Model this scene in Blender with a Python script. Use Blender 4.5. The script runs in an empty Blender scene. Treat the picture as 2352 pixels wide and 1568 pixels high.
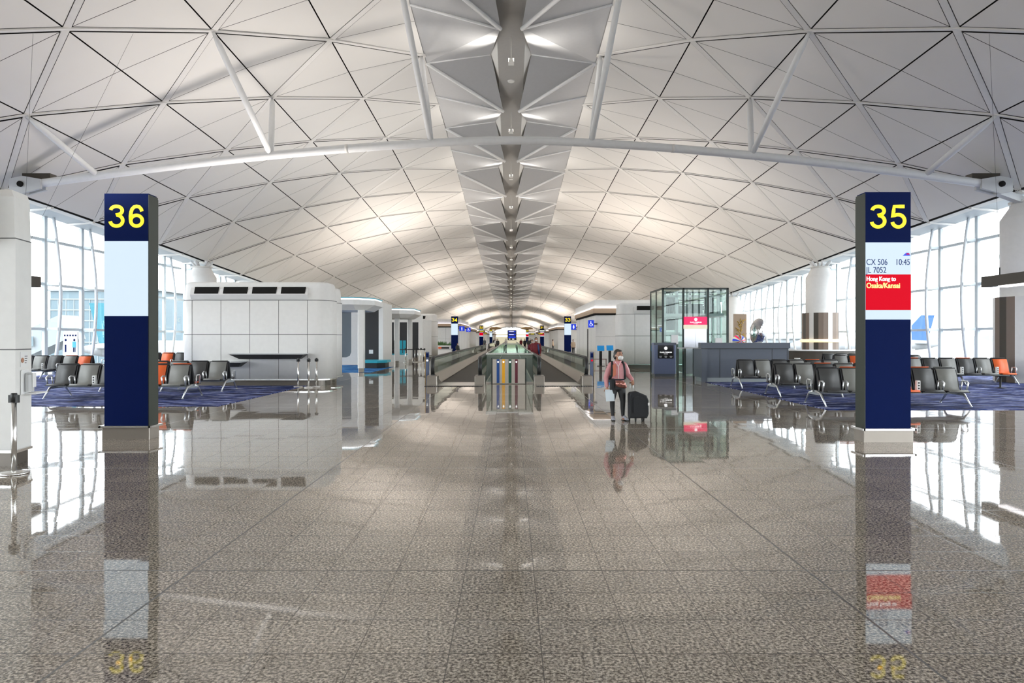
import bpy, math, random
from mathutils import Vector, Matrix, Euler
random.seed(7)
PI = math.pi
C = bpy.context.scene.collection
SC = bpy.context.scene

# ------------------------------------------------------------------ camera, world, exposure
F = 1568.0; EYE = 1.75; VX = 1174.0; VY = 777.0          # focal length and vanishing point in px of the 2352 frame
cam = bpy.data.objects.new('camera', bpy.data.cameras.new('camera')); C.objects.link(cam)
cam.location = (0, 0, EYE); cam.rotation_euler = (PI/2, 0, 0)
cam.data.sensor_width = 36; cam.data.lens = 36*F/2352
cam.data.shift_x = (1176-VX)/2352; cam.data.shift_y = -(784-VY)/2352
cam.data.clip_end = 3000; cam.data.clip_start = 0.05
SC.camera = cam
W = bpy.data.worlds.new('World'); SC.world = W; W.use_nodes = True
nt = W.node_tree; bg = nt.nodes['Background']
bg.inputs[0].default_value = (0.93, 0.965, 1.0, 1); bg.inputs[1].default_value = 3.0
SC.view_settings.view_transform = 'Standard'; SC.view_settings.look = 'None'
SC.view_settings.exposure = 1.45; SC.view_settings.gamma = 1; SC.view_settings.use_curve_mapping = False
SC.cycles.max_bounces = 8; SC.cycles.diffuse_bounces = 5; SC.cycles.glossy_bounces = 4
SC.cycles.transparent_max_bounces = 16; SC.cycles.transmission_bounces = 4
SC.cycles.use_denoising = True; SC.cycles.sample_clamp_indirect = 6; SC.cycles.caustics_reflective = False
SC.cycles.caustics_refractive = False

def fx(px, d): return (px-VX)/F*d                          # measuring helpers: photo px at a known depth -> metres
def fz(py, d): return EYE+(VY-py)/F*d
def fd(py): return EYE*F/(py-VY)                           # depth of a floor point

# ------------------------------------------------------------------ materials
EMK = .385
def sl(c): return tuple(x/12.92 if x <= .04045 else ((x+.055)/1.055)**2.4 for x in c)
def rgb(r, g, b): return sl((r/255, g/255, b/255))
def mat(name, col, rough=.5, metal=0, em=None, es=0, var=.05, scale=6, bump=0, alpha=None, spec=None, coord='Object'):
    m = bpy.data.materials.new(name); m.use_nodes = True
    n = m.node_tree; b = n.nodes['Principled BSDF']
    b.inputs['Roughness'].default_value = rough; b.inputs['Metallic'].default_value = metal
    if spec is not None: b.inputs['Specular IOR Level'].default_value = spec
    tc = n.nodes.new('ShaderNodeTexCoord'); no = n.nodes.new('ShaderNodeTexNoise')
    no.inputs['Scale'].default_value = scale; no.inputs['Detail'].default_value = 3
    n.links.new(tc.outputs[coord], no.inputs['Vector'])
    mx = n.nodes.new('ShaderNodeMix'); mx.data_type = 'RGBA'
    mx.inputs[6].default_value = (*[c*(1-var) for c in col], 1); mx.inputs[7].default_value = (*[min(1, c*(1+var)) for c in col], 1)
    n.links.new(no.outputs['Fac'], mx.inputs[0]); n.links.new(mx.outputs[2], b.inputs['Base Color'])
    if bump:
        bp = n.nodes.new('ShaderNodeBump'); bp.inputs['Strength'].default_value = bump; bp.inputs['Distance'].default_value = .01
        n.links.new(no.outputs['Fac'], bp.inputs['Height']); n.links.new(bp.outputs[0], b.inputs['Normal'])
    if es:
        es = es*EMK
        b.inputs['Emission Color'].default_value = (*(em or col), 1); b.inputs['Emission Strength'].default_value = es
    return m
def glass_mat(name, tint, base=.04, rough=.0, gain=1.0):
    m = bpy.data.materials.new(name); m.use_nodes = True; n = m.node_tree; n.nodes.clear()
    o = n.nodes.new('ShaderNodeOutputMaterial'); mx = n.nodes.new('ShaderNodeMixShader')
    t = n.nodes.new('ShaderNodeBsdfTransparent'); g = n.nodes.new('ShaderNodeBsdfGlossy')
    t.inputs[0].default_value = (*tint, 1); g.inputs['Roughness'].default_value = rough; g.inputs[0].default_value = (.9, .95, .93, 1)
    ge = n.nodes.new('ShaderNodeNewGeometry'); dt = n.nodes.new('ShaderNodeVectorMath'); dt.operation = 'DOT_PRODUCT'
    n.links.new(ge.outputs['Normal'], dt.inputs[0]); n.links.new(ge.outputs['Incoming'], dt.inputs[1])
    def ma(op, a, b_):
        q = n.nodes.new('ShaderNodeMath'); q.operation = op
        for i, v in enumerate((a, b_)):
            if isinstance(v, (int, float)): q.inputs[i].default_value = v
            elif v is not None: n.links.new(v, q.inputs[i])
        return q.outputs[0]
    c_ = ma('SUBTRACT', 1.0, ma('ABSOLUTE', dt.outputs['Value'], None)); f_ = ma('ADD', ma('MULTIPLY', ma('POWER', c_, 5.0), .9*gain), base)
    n.links.new(f_, mx.inputs[0]); n.links.new(t.outputs[0], mx.inputs[1]); n.links.new(g.outputs[0], mx.inputs[2])
    n.links.new(mx.outputs[0], o.inputs[0]); return m

M = {}
M['white'] = mat('white_paint', (.80, .79, .77), .5)
M['white2'] = mat('white_metal', (.8, .8, .79), .35)
M['shell'] = mat('roof_panel', (.78, .76, .73), .55, scale=.6, var=.03)
M['rib'] = mat('roof_rib', (.80, .78, .75), .45)
M['gap'] = mat('roof_gap', (.035, .032, .03), .9)
M['tube'] = mat('tie_paint', (.80, .81, .82), .35)
M['vane'] = mat('spine_vane', (.46, .465, .475), .42)
M['vane_rod'] = mat('spine_rod', (.95, .95, .94), .3)
M['channel'] = mat('spine_channel', (.42, .41, .39), .5)
M['flange'] = mat('spine_flange', (.85, .84, .8), .4)
M['soffit'] = mat('eave_metal', (.50, .54, .57), .45)
M['mull'] = mat('mullion_paint', (.62, .68, .71), .4)
M['bow'] = mat('brace_paint', (.72, .76, .79), .35)
M['navy'] = mat('sign_navy', rgb(13, 30, 82), .6, spec=.06)
M['olive'] = mat('sign_side', rgb(44, 50, 42), .45)
M['steel'] = mat('stainless', (.52, .48, .43), .28, metal=.85, scale=3, var=.15)
M['steel_l'] = mat('stainless_light', (.72, .71, .69), .22, metal=.9)
M['yellow'] = mat('yellow_letter', rgb(250, 230, 40), .5, em=rgb(250, 225, 40), es=.55)
M['screen'] = mat('screen_sky', (.1, .12, .14), .5, spec=.1, em=rgb(214, 232, 246), es=.95, scale=1.2, var=.1)
M['screen_red'] = mat('screen_red', (.2, .004, .01), .5, spec=.05, em=rgb(232, 0, 34), es=.75)
M['txt_blue'] = mat('text_blue', rgb(45, 75, 140), .5)
M['txt_white'] = mat('text_white', (.9, .9, .9), .5, em=(1, 1, 1), es=.9)
M['txt_yel'] = mat('text_pale_yellow', rgb(250, 235, 140), .5, em=rgb(250, 235, 140), es=.8)
M['black'] = mat('black_rubber', (.018, .018, .018), .45)
M['dark'] = mat('dark_grille', (.02, .019, .018), .8, spec=.05)
M['seam'] = mat('panel_seam', (.16, .16, .16), .7)
M['charcoal'] = mat('charcoal_leather', rgb(66, 66, 66), .5, bump=.1, scale=30)
M['grey'] = mat('grey_leather', rgb(124, 124, 120), .5, bump=.1, scale=30)
M['orange'] = mat('orange_leather', rgb(226, 98, 40), .5, bump=.1, scale=30)
M['blackshell'] = mat('black_shell', (.02, .02, .022), .5)
M['alu'] = mat('cast_aluminium', (.70, .71, .72), .3, metal=.8)
M['alu_d'] = mat('beam_grey', (.30, .33, .36), .45)
M['plinth'] = mat('plinth_bronze', (.16, .14, .12), .35, metal=.5)
M['basesteel'] = mat('brushed_base_steel', (.36, .32, .28), .4, metal=.6, scale=2, var=.15)
M['newel'] = mat('newel_steel', (.30, .265, .23), .35, metal=.6)
M['desk'] = mat('slate_laminate', rgb(84, 90, 101), .5)
M['desk_l'] = mat('plinth_laminate', rgb(140, 148, 152), .5)
M['kiosk'] = mat('kiosk_blue_grey', rgb(98, 108, 138), .4)
M['blackscreen'] = mat('black_screen', (.01, .01, .012), .25)
M['greenframe'] = mat('dark_green_frame', (.035, .05, .045), .45)
M['cream'] = mat('cream_panel', rgb(236, 232, 205), .5, em=rgb(236, 232, 205), es=.35)
M['pink'] = mat('pink_lightbox', rgb(215, 30, 90), .4, em=rgb(225, 25, 85), es=.9)
M['doorsteel'] = mat('lift_door_steel', (.55, .55, .60), .25, metal=.85, scale=1.5, var=.12)
M['tan'] = mat('tan_panel', rgb(190, 165, 140), .6)
M['bluesign'] = mat('blue_sign', rgb(20, 50, 190), .4, em=rgb(20, 60, 220), es=.6)
M['led'] = mat('led_strip', (1, 1, 1), .4, em=(1, .95, .95), es=2.5)
M['led_lilac'] = mat('lilac_strip', (1, .9, 1), .4, em=(.95, .8, 1), es=1.6)
M['teal'] = mat('teal_edge', rgb(30, 140, 160), .4, em=rgb(30, 150, 170), es=.25)
M['lightgrey'] = mat('pale_grey', (.55, .56, .57), .5)
M['midgrey'] = mat('mid_grey_panel', rgb(98, 108, 116), .5)
M['nearblack'] = mat('near_black_panel', rgb(44, 44, 46), .55)
M['taupe'] = mat('taupe_cladding', rgb(128, 112, 100), .5)
M['taupe_d'] = mat('dark_taupe_cladding', rgb(72, 66, 58), .5)
M['tan2'] = mat('pale_timber', rgb(225, 185, 130), .6)
M['yellow_strip'] = mat('yellow_strip', rgb(215, 170, 50), .5)
M['green'] = mat('leaf_green', (.06, .16, .03), .6, var=.5, scale=20)
M['belt'] = mat('belt_rubber', (.065, .055, .045), .65, scale=2, var=.15)
M['skirt'] = mat('skirt_steel', (.27, .24, .205), .35, metal=.6)
M['chrome'] = mat('chrome', (.8, .8, .8), .06, metal=1)
M['skin'] = mat('skin', rgb(176, 128, 104), .5)
M['hair'] = mat('dark_hair', (.018, .012, .01), .45, bump=.4, scale=60)
M['jacket'] = mat('pink_nylon', rgb(205, 140, 144), .45, bump=1.0, scale=13, var=.16)
M['jacket_o'] = mat('coral_nylon', rgb(200, 118, 92), .5)
M['leggings'] = mat('black_leggings', (.025, .025, .027), .6)
M['blackfab'] = mat('black_fabric', (.012, .013, .016), .7, bump=.3, scale=40)
M['mask'] = mat('white_mask', (.8, .8, .8), .6)
M['shoe'] = mat('grey_trainer', rgb(170, 172, 182), .6, var=.3, scale=30)
M['bronze'] = mat('bronze_bag', rgb(150, 98, 88), .2, metal=.55, scale=14, var=.45, bump=.6)
M['paper'] = mat('paper', (.7, .78, .84), .7)
M['red'] = mat('maroon_cloth', rgb(120, 32, 42), .7, var=.3)
M['bluecloth'] = mat('blue_cloth', rgb(50, 66, 110), .7)
M['apron'] = mat('apron_concrete', (.15, .155, .16), .8, scale=.02, var=.12)
M['hill'] = mat('hazy_hill', (.11, .14, .155), .9)
M['tailblue'] = mat('tail_blue', rgb(22, 74, 150), .5)
M['tailteal'] = mat('tail_teal', rgb(24, 100, 115), .5)
M['planewhite'] = mat('plane_white', (.22, .23, .24), .5)
M['bldg'] = mat('terminal_wall', (.10, .145, .17), .6)
M['bldg_w'] = mat('terminal_band', (.2, .225, .24), .6)
M['pane'] = glass_mat('window_glass', (.93, .96, .96))
M['gglass'] = glass_mat('balustrade_glass', (.90, .955, .935))
M['lglass'] = glass_mat('lift_glass', (.84, .92, .90))

def floor_material():
    m = bpy.data.materials.new('granite_floor'); m.use_nodes = True; n = m.node_tree; L = n.links.new
    b = n.nodes['Principled BSDF']; tc = n.nodes.new('ShaderNodeTexCoord')
    def N(t, **k):
        q = n.nodes.new(t)
        for a, v in k.items(): setattr(q, a, v)
        return q
    def math_(op, a, b_=None):
        q = N('ShaderNodeMath', operation=op)
        for i, v in enumerate((a, b_)):
            if v is None: continue
            if isinstance(v, (int, float)): q.inputs[i].default_value = v
            else: L(v, q.inputs[i])
        return q.outputs[0]
    no = N('ShaderNodeTexNoise'); no.inputs['Scale'].default_value = 52; no.inputs['Detail'].default_value = 4; no.inputs['Roughness'].default_value = .65
    L(tc.outputs['Object'], no.inputs['Vector'])
    cr = N('ShaderNodeValToRGB'); L(no.outputs['Fac'], cr.inputs[0]); e = cr.color_ramp.elements
    e[0].position = .40; e[0].color = (.085, .066, .048, 1); e[1].position = .62; e[1].color = (.70, .60, .485, 1)
    k = cr.color_ramp.elements.new(.50); k.color = (.33, .28, .225, 1)
    vo = N('ShaderNodeTexVoronoi'); vo.inputs['Scale'].default_value = 95; L(tc.outputs['Object'], vo.inputs['Vector'])
    vb = N('ShaderNodeRGBToBW'); L(vo.outputs['Color'], vb.inputs[0])
    mv = N('ShaderNodeMix', data_type='RGBA', blend_type='MULTIPLY'); mv.inputs[0].default_value = .35
    L(cr.outputs[0], mv.inputs[6]); L(vb.outputs[0], mv.inputs[7])
    ds = N('ShaderNodeHueSaturation'); ds.inputs['Saturation'].default_value = .9; ds.inputs['Value'].default_value = 1.15; L(mv.outputs[2], ds.inputs['Color'])
    # joints
    sp = N('ShaderNodeSeparateXYZ'); L(tc.outputs['Object'], sp.inputs[0])
    def joint(src, off, pitch, wid):
        a = math_('ADD', src, 1000*pitch-off+wid/2); mo = math_('MODULO', a, pitch)
        return math_('LESS_THAN', mo, wid)
    jx = joint(sp.outputs[0], .17, .515, .006); jy = joint(sp.outputs[1], 5.15, .4525, .010)
    JX = joint(sp.outputs[0], 2.23, .515*9, .016); JY = joint(sp.outputs[1], 5.15, .4525*9, .018)
    fine = math_('MULTIPLY', math_('MAXIMUM', jx, jy), .75); big = math_('MULTIPLY', math_('MAXIMUM', JX, JY), .88)
    J = math_('MAXIMUM', fine, big)
    mj = N('ShaderNodeMix', data_type='RGBA'); L(J, mj.inputs[0]); mj.inputs[7].default_value = (.035, .03, .027, 1)
    # tile to tile tint
    fl = N('ShaderNodeVectorMath', operation='DIVIDE'); ad = N('ShaderNodeVectorMath', operation='SUBTRACT')
    ad.inputs[1].default_value = (.17, 5.15, 0); fl.inputs[1].default_value = (.515, .4525, 1)
    L(tc.outputs['Object'], ad.inputs[0]); L(ad.outputs[0], fl.inputs[0])
    ff = N('ShaderNodeVectorMath', operation='FLOOR'); L(fl.outputs[0], ff.inputs[0])
    wn = N('ShaderNodeTexWhiteNoise', noise_dimensions='3D'); L(ff.outputs[0], wn.inputs['Vector'])
    mr = N('ShaderNodeMapRange'); mr.inputs[3].default_value = .9; mr.inputs[4].default_value = 1.1; L(wn.outputs['Value'], mr.inputs[0])
    mt = N('ShaderNodeMix', data_type='RGBA', blend_type='MULTIPLY'); mt.inputs[0].default_value = 1
    L(ds.outputs[0], mt.inputs[6]); L(mr.outputs[0], mt.inputs[7]); L(mt.outputs[2], mj.inputs[6])
    L(mj.outputs[2], b.inputs['Base Color'])
    L(math_('ADD', math_('MULTIPLY', J, .3), .03), b.inputs['Roughness'])
    b.inputs['IOR'].default_value = 1.62
    # each tile tilts by a hair, so reflections break at the joints
    ts = N('ShaderNodeVectorMath', operation='SUBTRACT'); ts.inputs[1].default_value = (.5, .5, .5); L(wn.outputs['Color'], ts.inputs[0])
    sc = N('ShaderNodeVectorMath', operation='MULTIPLY'); sc.inputs[1].default_value = (.0045, .0045, 0); L(ts.outputs[0], sc.inputs[0])
    n2 = N('ShaderNodeTexNoise'); n2.inputs['Scale'].default_value = 1.3; n2.inputs['Detail'].default_value = 1; L(tc.outputs['Object'], n2.inputs['Vector'])
    bp = N('ShaderNodeBump'); bp.inputs['Strength'].default_value = .11; bp.inputs['Distance'].default_value = .006; L(n2.outputs['Fac'], bp.inputs['Height'])
    an = N('ShaderNodeVectorMath', operation='ADD'); L(bp.outputs[0], an.inputs[0]); L(sc.outputs[0], an.inputs[1])
    nn = N('ShaderNodeVectorMath', operation='NORMALIZE'); L(an.outputs[0], nn.inputs[0]); L(nn.outputs[0], b.inputs['Normal'])
    return m
M['floor'] = floor_material()

def carpet_material(name, cols, sx=.35, sy=9):
    m = bpy.data.materials.new(name); m.use_nodes = True; n = m.node_tree; L = n.links.new
    b = n.nodes['Principled BSDF']; b.inputs['Roughness'].default_value = .95; b.inputs['Specular IOR Level'].default_value = .1
    tc = n.nodes.new('ShaderNodeTexCoord'); mp = n.nodes.new('ShaderNodeMapping'); mp.inputs['Scale'].default_value = (sx, sy, 1)
    no = n.nodes.new('ShaderNodeTexNoise'); no.inputs['Scale'].default_value = 1.6; no.inputs['Detail'].default_value = 4; no.inputs['Roughness'].default_value = .6
    L(tc.outputs['Object'], mp.inputs[0]); L(mp.outputs[0], no.inputs['Vector'])
    cr = n.nodes.new('ShaderNodeValToRGB'); L(no.outputs['Fac'], cr.inputs[0]); e = cr.color_ramp.elements
    e[0].position = cols[0][0]; e[0].color = (*cols[0][1], 1); e[1].position = cols[-1][0]; e[1].color = (*cols[-1][1], 1)
    for p, c in cols[1:-1]:
        q = cr.color_ramp.elements.new(p); q.color = (*c, 1)
    L(cr.outputs[0], b.inputs['Base Color']); return m
M['carpet'] = carpet_material('striped_carpet', [(.40, rgb(28, 26, 42)), (.46, rgb(34, 42, 84)), (.515, rgb(52, 70, 130)), (.55, rgb(72, 78, 128)), (.60, rgb(168, 176, 214))], sx=.75, sy=4.2)
M['carpet_b'] = carpet_material('blue_carpet', [(.38, rgb(20, 60, 110)), (.5, rgb(30, 110, 180)), (.62, rgb(120, 170, 215))], sx=.6, sy=2)

# ------------------------------------------------------------------ mesh building
class MB:
    def __init__(s): s.v = []; s.f = []; s.m = []; s.mats = []; s.cur = 0; s.smooth = []; s.sm = False
    def use(s, m):
        if m not in s.mats: s.mats.append(m)
        s.cur = s.mats.index(m); return s
    def face(s, *idx): s.f.append(tuple(idx)); s.m.append(s.cur); s.smooth.append(s.sm)
    def poly(s, pts):
        a = len(s.v); s.v += [tuple(p) for p in pts]; s.face(*range(a, a+len(pts))); return s
    def box(s, x0, x1, y0, y1, z0, z1):
        a = len(s.v)
        s.v += [(x0,y0,z0),(x1,y0,z0),(x1,y1,z0),(x0,y1,z0),(x0,y0,z1),(x1,y0,z1),(x1,y1,z1),(x0,y1,z1)]
        for f in ((0,3,2,1),(4,5,6,7),(0,1,5,4),(1,2,6,5),(2,3,7,6),(3,0,4,7)): s.face(*[a+i for i in f])
        return s
    def bbox(s, x0, x1, y0, y1, z0, z1, b=.02):       # box with chamfered vertical edges and top
        pts = [(x0+b,y0),(x1-b,y0),(x1,y0+b),(x1,y1-b),(x1-b,y1),(x0+b,y1),(x0,y1-b),(x0,y0+b)]
        return s.loft([[(x, y, z0) for x, y in pts], [(x, y, z1-b) for x, y in pts],
                       [(x+(b if x < (x0+x1)/2 else -b)*.7, y+(b if y < (y0+y1)/2 else -b)*.7, z1) for x, y in pts]])
    def loft(s, rings, cap=True, closed=True):
        n = len(rings[0]); a = len(s.v)
        for r in rings: s.v += [tuple(p) for p in r]
        for i in range(len(rings)-1):
            for j in range(n if closed else n-1):
                k = (j+1) % n; s.face(a+i*n+j, a+i*n+k, a+(i+1)*n+k, a+(i+1)*n+j)
        if cap:
            sm = s.sm; s.sm = False
            s.face(*[a+j for j in range(n)][::-1]); s.face(*[a+(len(rings)-1)*n+j for j in range(n)]); s.sm = sm
        return s
    def prism(s, poly, z0, z1): return s.loft([[(x, y, z0) for x, y in poly], [(x, y, z1) for x, y in poly]])
    def prism_x(s, poly, x0, x1): return s.loft([[(x0, y, z) for y, z in poly], [(x1, y, z) for y, z in poly]])
    def prism_y(s, poly, y0, y1): return s.loft([[(x, y0, z) for x, z in poly], [(x, y1, z) for x, z in poly]])
    def tube(s, pts, r, n=10, cap=True):
        pts = [Vector(p) for p in pts]; R = r if isinstance(r, (list, tuple)) else [r]*len(pts)
        rings = []; up = None
        for i, p in enumerate(pts):
            t = (pts[min(i+1, len(pts)-1)]-pts[max(i-1, 0)]).normalized()
            if up is None: up = Vector((0,0,1)) if abs(t.z) < .9 else Vector((0,1,0))
            a = t.cross(up).normalized(); b = a.cross(t).normalized(); up = b
            rr = R[i] if isinstance(R[i], (list, tuple)) else (R[i], R[i])
            rings.append([p+a*math.cos(2*PI*j/n)*rr[0]+b*math.sin(2*PI*j/n)*rr[1] for j in range(n)])
        sm = s.sm; s.sm = True; s.loft(rings, cap); s.sm = sm; return s
    def bar(s, p, q, w, h, up=(0,0,1)):
        p = Vector(p); q = Vector(q); t = (q-p).normalized(); u = Vector(up); a = t.cross(u).normalized(); b = a.cross(t).normalized()
        r = lambda c: [c-a*w/2-b*h/2, c+a*w/2-b*h/2, c+a*w/2+b*h/2, c-a*w/2+b*h/2]
        return s.loft([r(p), r(q)])
    def lathe(s, prof, cx=0, cy=0, n=24, smooth=True, sx=1, sy=1):
        sm = s.sm; s.sm = smooth
        s.loft([[(cx+r*sx*math.cos(2*PI*j/n), cy+r*sy*math.sin(2*PI*j/n), z) for j in range(n)] for r, z in prof]); s.sm = sm; return s
    def ell(s, c, r, n=14, m=9, rot=None):
        c = Vector(c); rings = []
        for i in range(m+1):
            th = PI*(i/m); z = -math.cos(th); q = max(math.sin(th), .02)
            ring = []
            for j in range(n):
                p = Vector((q*math.cos(2*PI*j/n)*r[0], q*math.sin(2*PI*j/n)*r[1], z*r[2]))
                if rot: p = rot @ p
                ring.append(c+p)
            rings.append(ring)
        sm = s.sm; s.sm = True; s.loft(rings); s.sm = sm; return s
    def build(s, name, material=None, parent=None, at=None):
        me = bpy.data.meshes.new(name); me.from_pydata(s.v, [], s.f)
        mats = s.mats or [material]
        for m in mats: me.materials.append(m if not isinstance(m, str) else M[m])
        if s.mats: me.polygons.foreach_set('material_index', s.m)
        me.polygons.foreach_set('use_smooth', s.smooth); me.update()
        o = bpy.data.objects.new(name, me); C.objects.link(o)
        if at: o.location = at
        if parent: o.parent = parent
        return o
def B(*a): return MB().box(*a)
def thing(name, label, cat, loc=(0,0,0), rz=0, group=None):
    o = bpy.data.objects.new(name, None); C.objects.link(o); o.location = loc; o.rotation_euler = (0,0,rz); o.empty_display_size = .1
    o['label'] = label; o['category'] = cat
    if group: o['group'] = group
    return o
def tag(o, label, cat, group=None):
    o['label'] = label; o['category'] = cat
    if group: o['group'] = group
    return o
def struct(o): o['kind'] = 'structure'; return o
def plabel(o, t): o['label'] = t; return o
def copy_tree(o, parent=None):
    c = o.copy(); C.objects.link(c)
    if parent: c.parent = parent
    for ch in list(o.children): copy_tree(ch, c)
    return c
def text(txt, size, x, y, z, m, parent, name='lettering', align='LEFT', bold=0.0, sx=1.0, ext=.004):
    cu = bpy.data.curves.new('t', 'FONT'); cu.body = txt; cu.size = size; cu.align_x = align; cu.extrude = ext; cu.offset = bold
    o = bpy.data.objects.new('t', cu); C.objects.link(o)
    dg = bpy.context.evaluated_depsgraph_get(); me = bpy.data.meshes.new_from_object(o.evaluated_get(dg))
    bpy.data.objects.remove(o)
    for v in me.vertices: v.co = Vector((v.co.x*sx, -v.co.z, v.co.y))
    me.materials.clear(); me.materials.append(M[m] if isinstance(m, str) else m)
    q = bpy.data.objects.new(name, me); C.objects.link(q); q.location = (x, y, z); q.parent = parent
    return q

# ------------------------------------------------------------------ roof surface
KX = [3.84, 7.18, 10.56, 13.82, 17.16, 20.2]
KH = [12.5, 11.75, 10.65, 9.28, 7.72, 5.83]
def lerp(tab, x):
    if x <= tab[0][0]: return tab[0][1]
    for (a, b), (c, d) in zip(tab, tab[1:]):
        if x <= c: return b+(d-b)*(x-a)/(c-a)
    return tab[-1][1]
GS = [(-60,-.6),(20,-.45),(25,-.25),(30,0),(40,.2),(49,.6),(56,.95),(74,1.85),(110,2.9),(157,3.85),(250,3.9),(560,3.6)]
GE = [(-60,-.5),(20,-.3),(30,0),(40,.45),(46,.8),(52,1.08),(58,1.4),(74,2.15),(110,3.0),(157,3.5),(250,3.6),(560,3.4)]
def drop(k, d): t = k/5; return lerp(GS, d)*(1-t)+lerp(GE, d)*t
def nodeD(k, r): return 30.2+6*r-3*k
def RP(k, d, sgn, dz=0):
    return Vector((sgn*KX[k], d, EYE+KH[k]-drop(k, d)+dz))
R0, R1 = -15, 88
def inset(tri, offs):
    a, b, c = tri; nrm = (b-a).cross(c-a).normalized(); u = (b-a).normalized(); v = nrm.cross(u)
    P = [Vector((0, 0)), Vector(((b-a).dot(u), (b-a).dot(v))), Vector(((c-a).dot(u), (c-a).dot(v)))]
    cen = (P[0]+P[1]+P[2])/3; L = []
    for i in range(3):
        p, q = P[i], P[(i+1) % 3]; d = (q-p).normalized(); n = Vector((-d.y, d.x))
        if n.dot(cen-p) < 0: n = -n
        L.append((p+n*offs[i], d))
    out = []
    for i in range(3):
        (p, d), (q, e) = L[i-1], L[i]
        den = d.x*e.y-d.y*e.x; t = ((q.x-p.x)*e.y-(q.y-p.y)*e.x)/den; s = p+d*t
        out.append(a+u*s.x+v*s.y)
    return out
panels = MB().use('shell'); back = MB(); ribs = MB(); 
AX, RB, SE = .026, .14, .012
for sgn in (-1, 1):
    for r in range(R0, R1):
        for k in range(5):
            A = RP(k, nodeD(k, r), sgn); A2 = RP(k, nodeD(k, r+1), sgn)
            Bn = RP(k+1, nodeD(k+1, r+1), sgn); B0 = RP(k+1, nodeD(k+1, r), sgn); B2 = RP(k+1, nodeD(k+1, r+1), sgn)
            # node (k+1, r+1) lies half a bay beyond (k, r)
            mA = (A+A2)/2; mB = (B0+B2)/2
            g1 = AX if k else .006
            for tri, of in (((A, mA, B2), (g1, SE, RB)), ((mA, A2, B2), (g1, RB, SE)),
                            ((A, B2, mB), (RB, AX if k < 4 else .05, SE)), ((A, mB, B0), (SE, AX if k < 4 else .05, RB))):
                p = inset(tri, of); panels.poly(p)
            up = Vector((0, 0, .16))
            back.poly([A+up, A2+up, B2+up]); back.poly([A+up, B2+up, B0+up])
            dn = Vector((0, 0, .012))
            ribs.bar(A+dn, B2+dn, .20, .05); ribs.bar(A+dn, B0+dn, .20, .05)
ceiling = struct(panels.build('ceiling'))
back.build('joint_backing', 'gap', ceiling); ribs.build('rib', 'rib', ceiling)

def ceil_z(x, d):
    x = abs(x)
    for k in range(5):
        if KX[k] <= x <= KX[k+1]:
            t_ = (x-KX[k])/(KX[k+1]-KX[k]); return RP(k, d, 1).z*(1-t_)+RP(k+1, d, 1).z*t_
    return RP(0, d, 1).z
# eave soffit and edge beam out to the glass
XW = 22.3
for i, sgn in enumerate((-1, 1)):
    e = MB()
    for r in range(-10, 40):
        d0, d1 = r*6.0, r*6.0+6.0
        if r == 39: d1 = 560
        za, zb = RP(5, d0, sgn).z, RP(5, d1, sgn).z
        x0, x1, x2 = sgn*20.3, sgn*(XW+.05), sgn*(XW+.4)
        e.use('rib'); e.poly([(x0, d0, za-.03), (x0, d1, zb-.03), (sgn*20.75, d1, zb-.03), (sgn*20.75, d0, za-.03)])
        e.use('soffit'); e.poly([(sgn*20.75, d0, za-.03), (sgn*20.75, d1, zb-.03), (x1, d1, zb+.12), (x1, d0, za+.12)])
        e.poly([(x1, d0, za+.12), (x1, d1, zb+.12), (x2, d1, zb+.25), (x2, d0, za+.25)])
        e.use('gap'); e.poly([(sgn*20.1, d0, za+.3), (sgn*20.1, d1, zb+.3), (x2, d1, zb+.4), (x2, d0, za+.4)])
        e.use('rib')
        if 2 < r < 24:
            for q in (0, 3): 
                zz = RP(5, d0+q, sgn).z; e.bar((sgn*20.3, d0+q+.2, zz-.06), (sgn*XW, d0+q+1.2, zz-.02), .12, .09)
    struct(e.build('trim_%d' % (i+1)))

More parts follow.
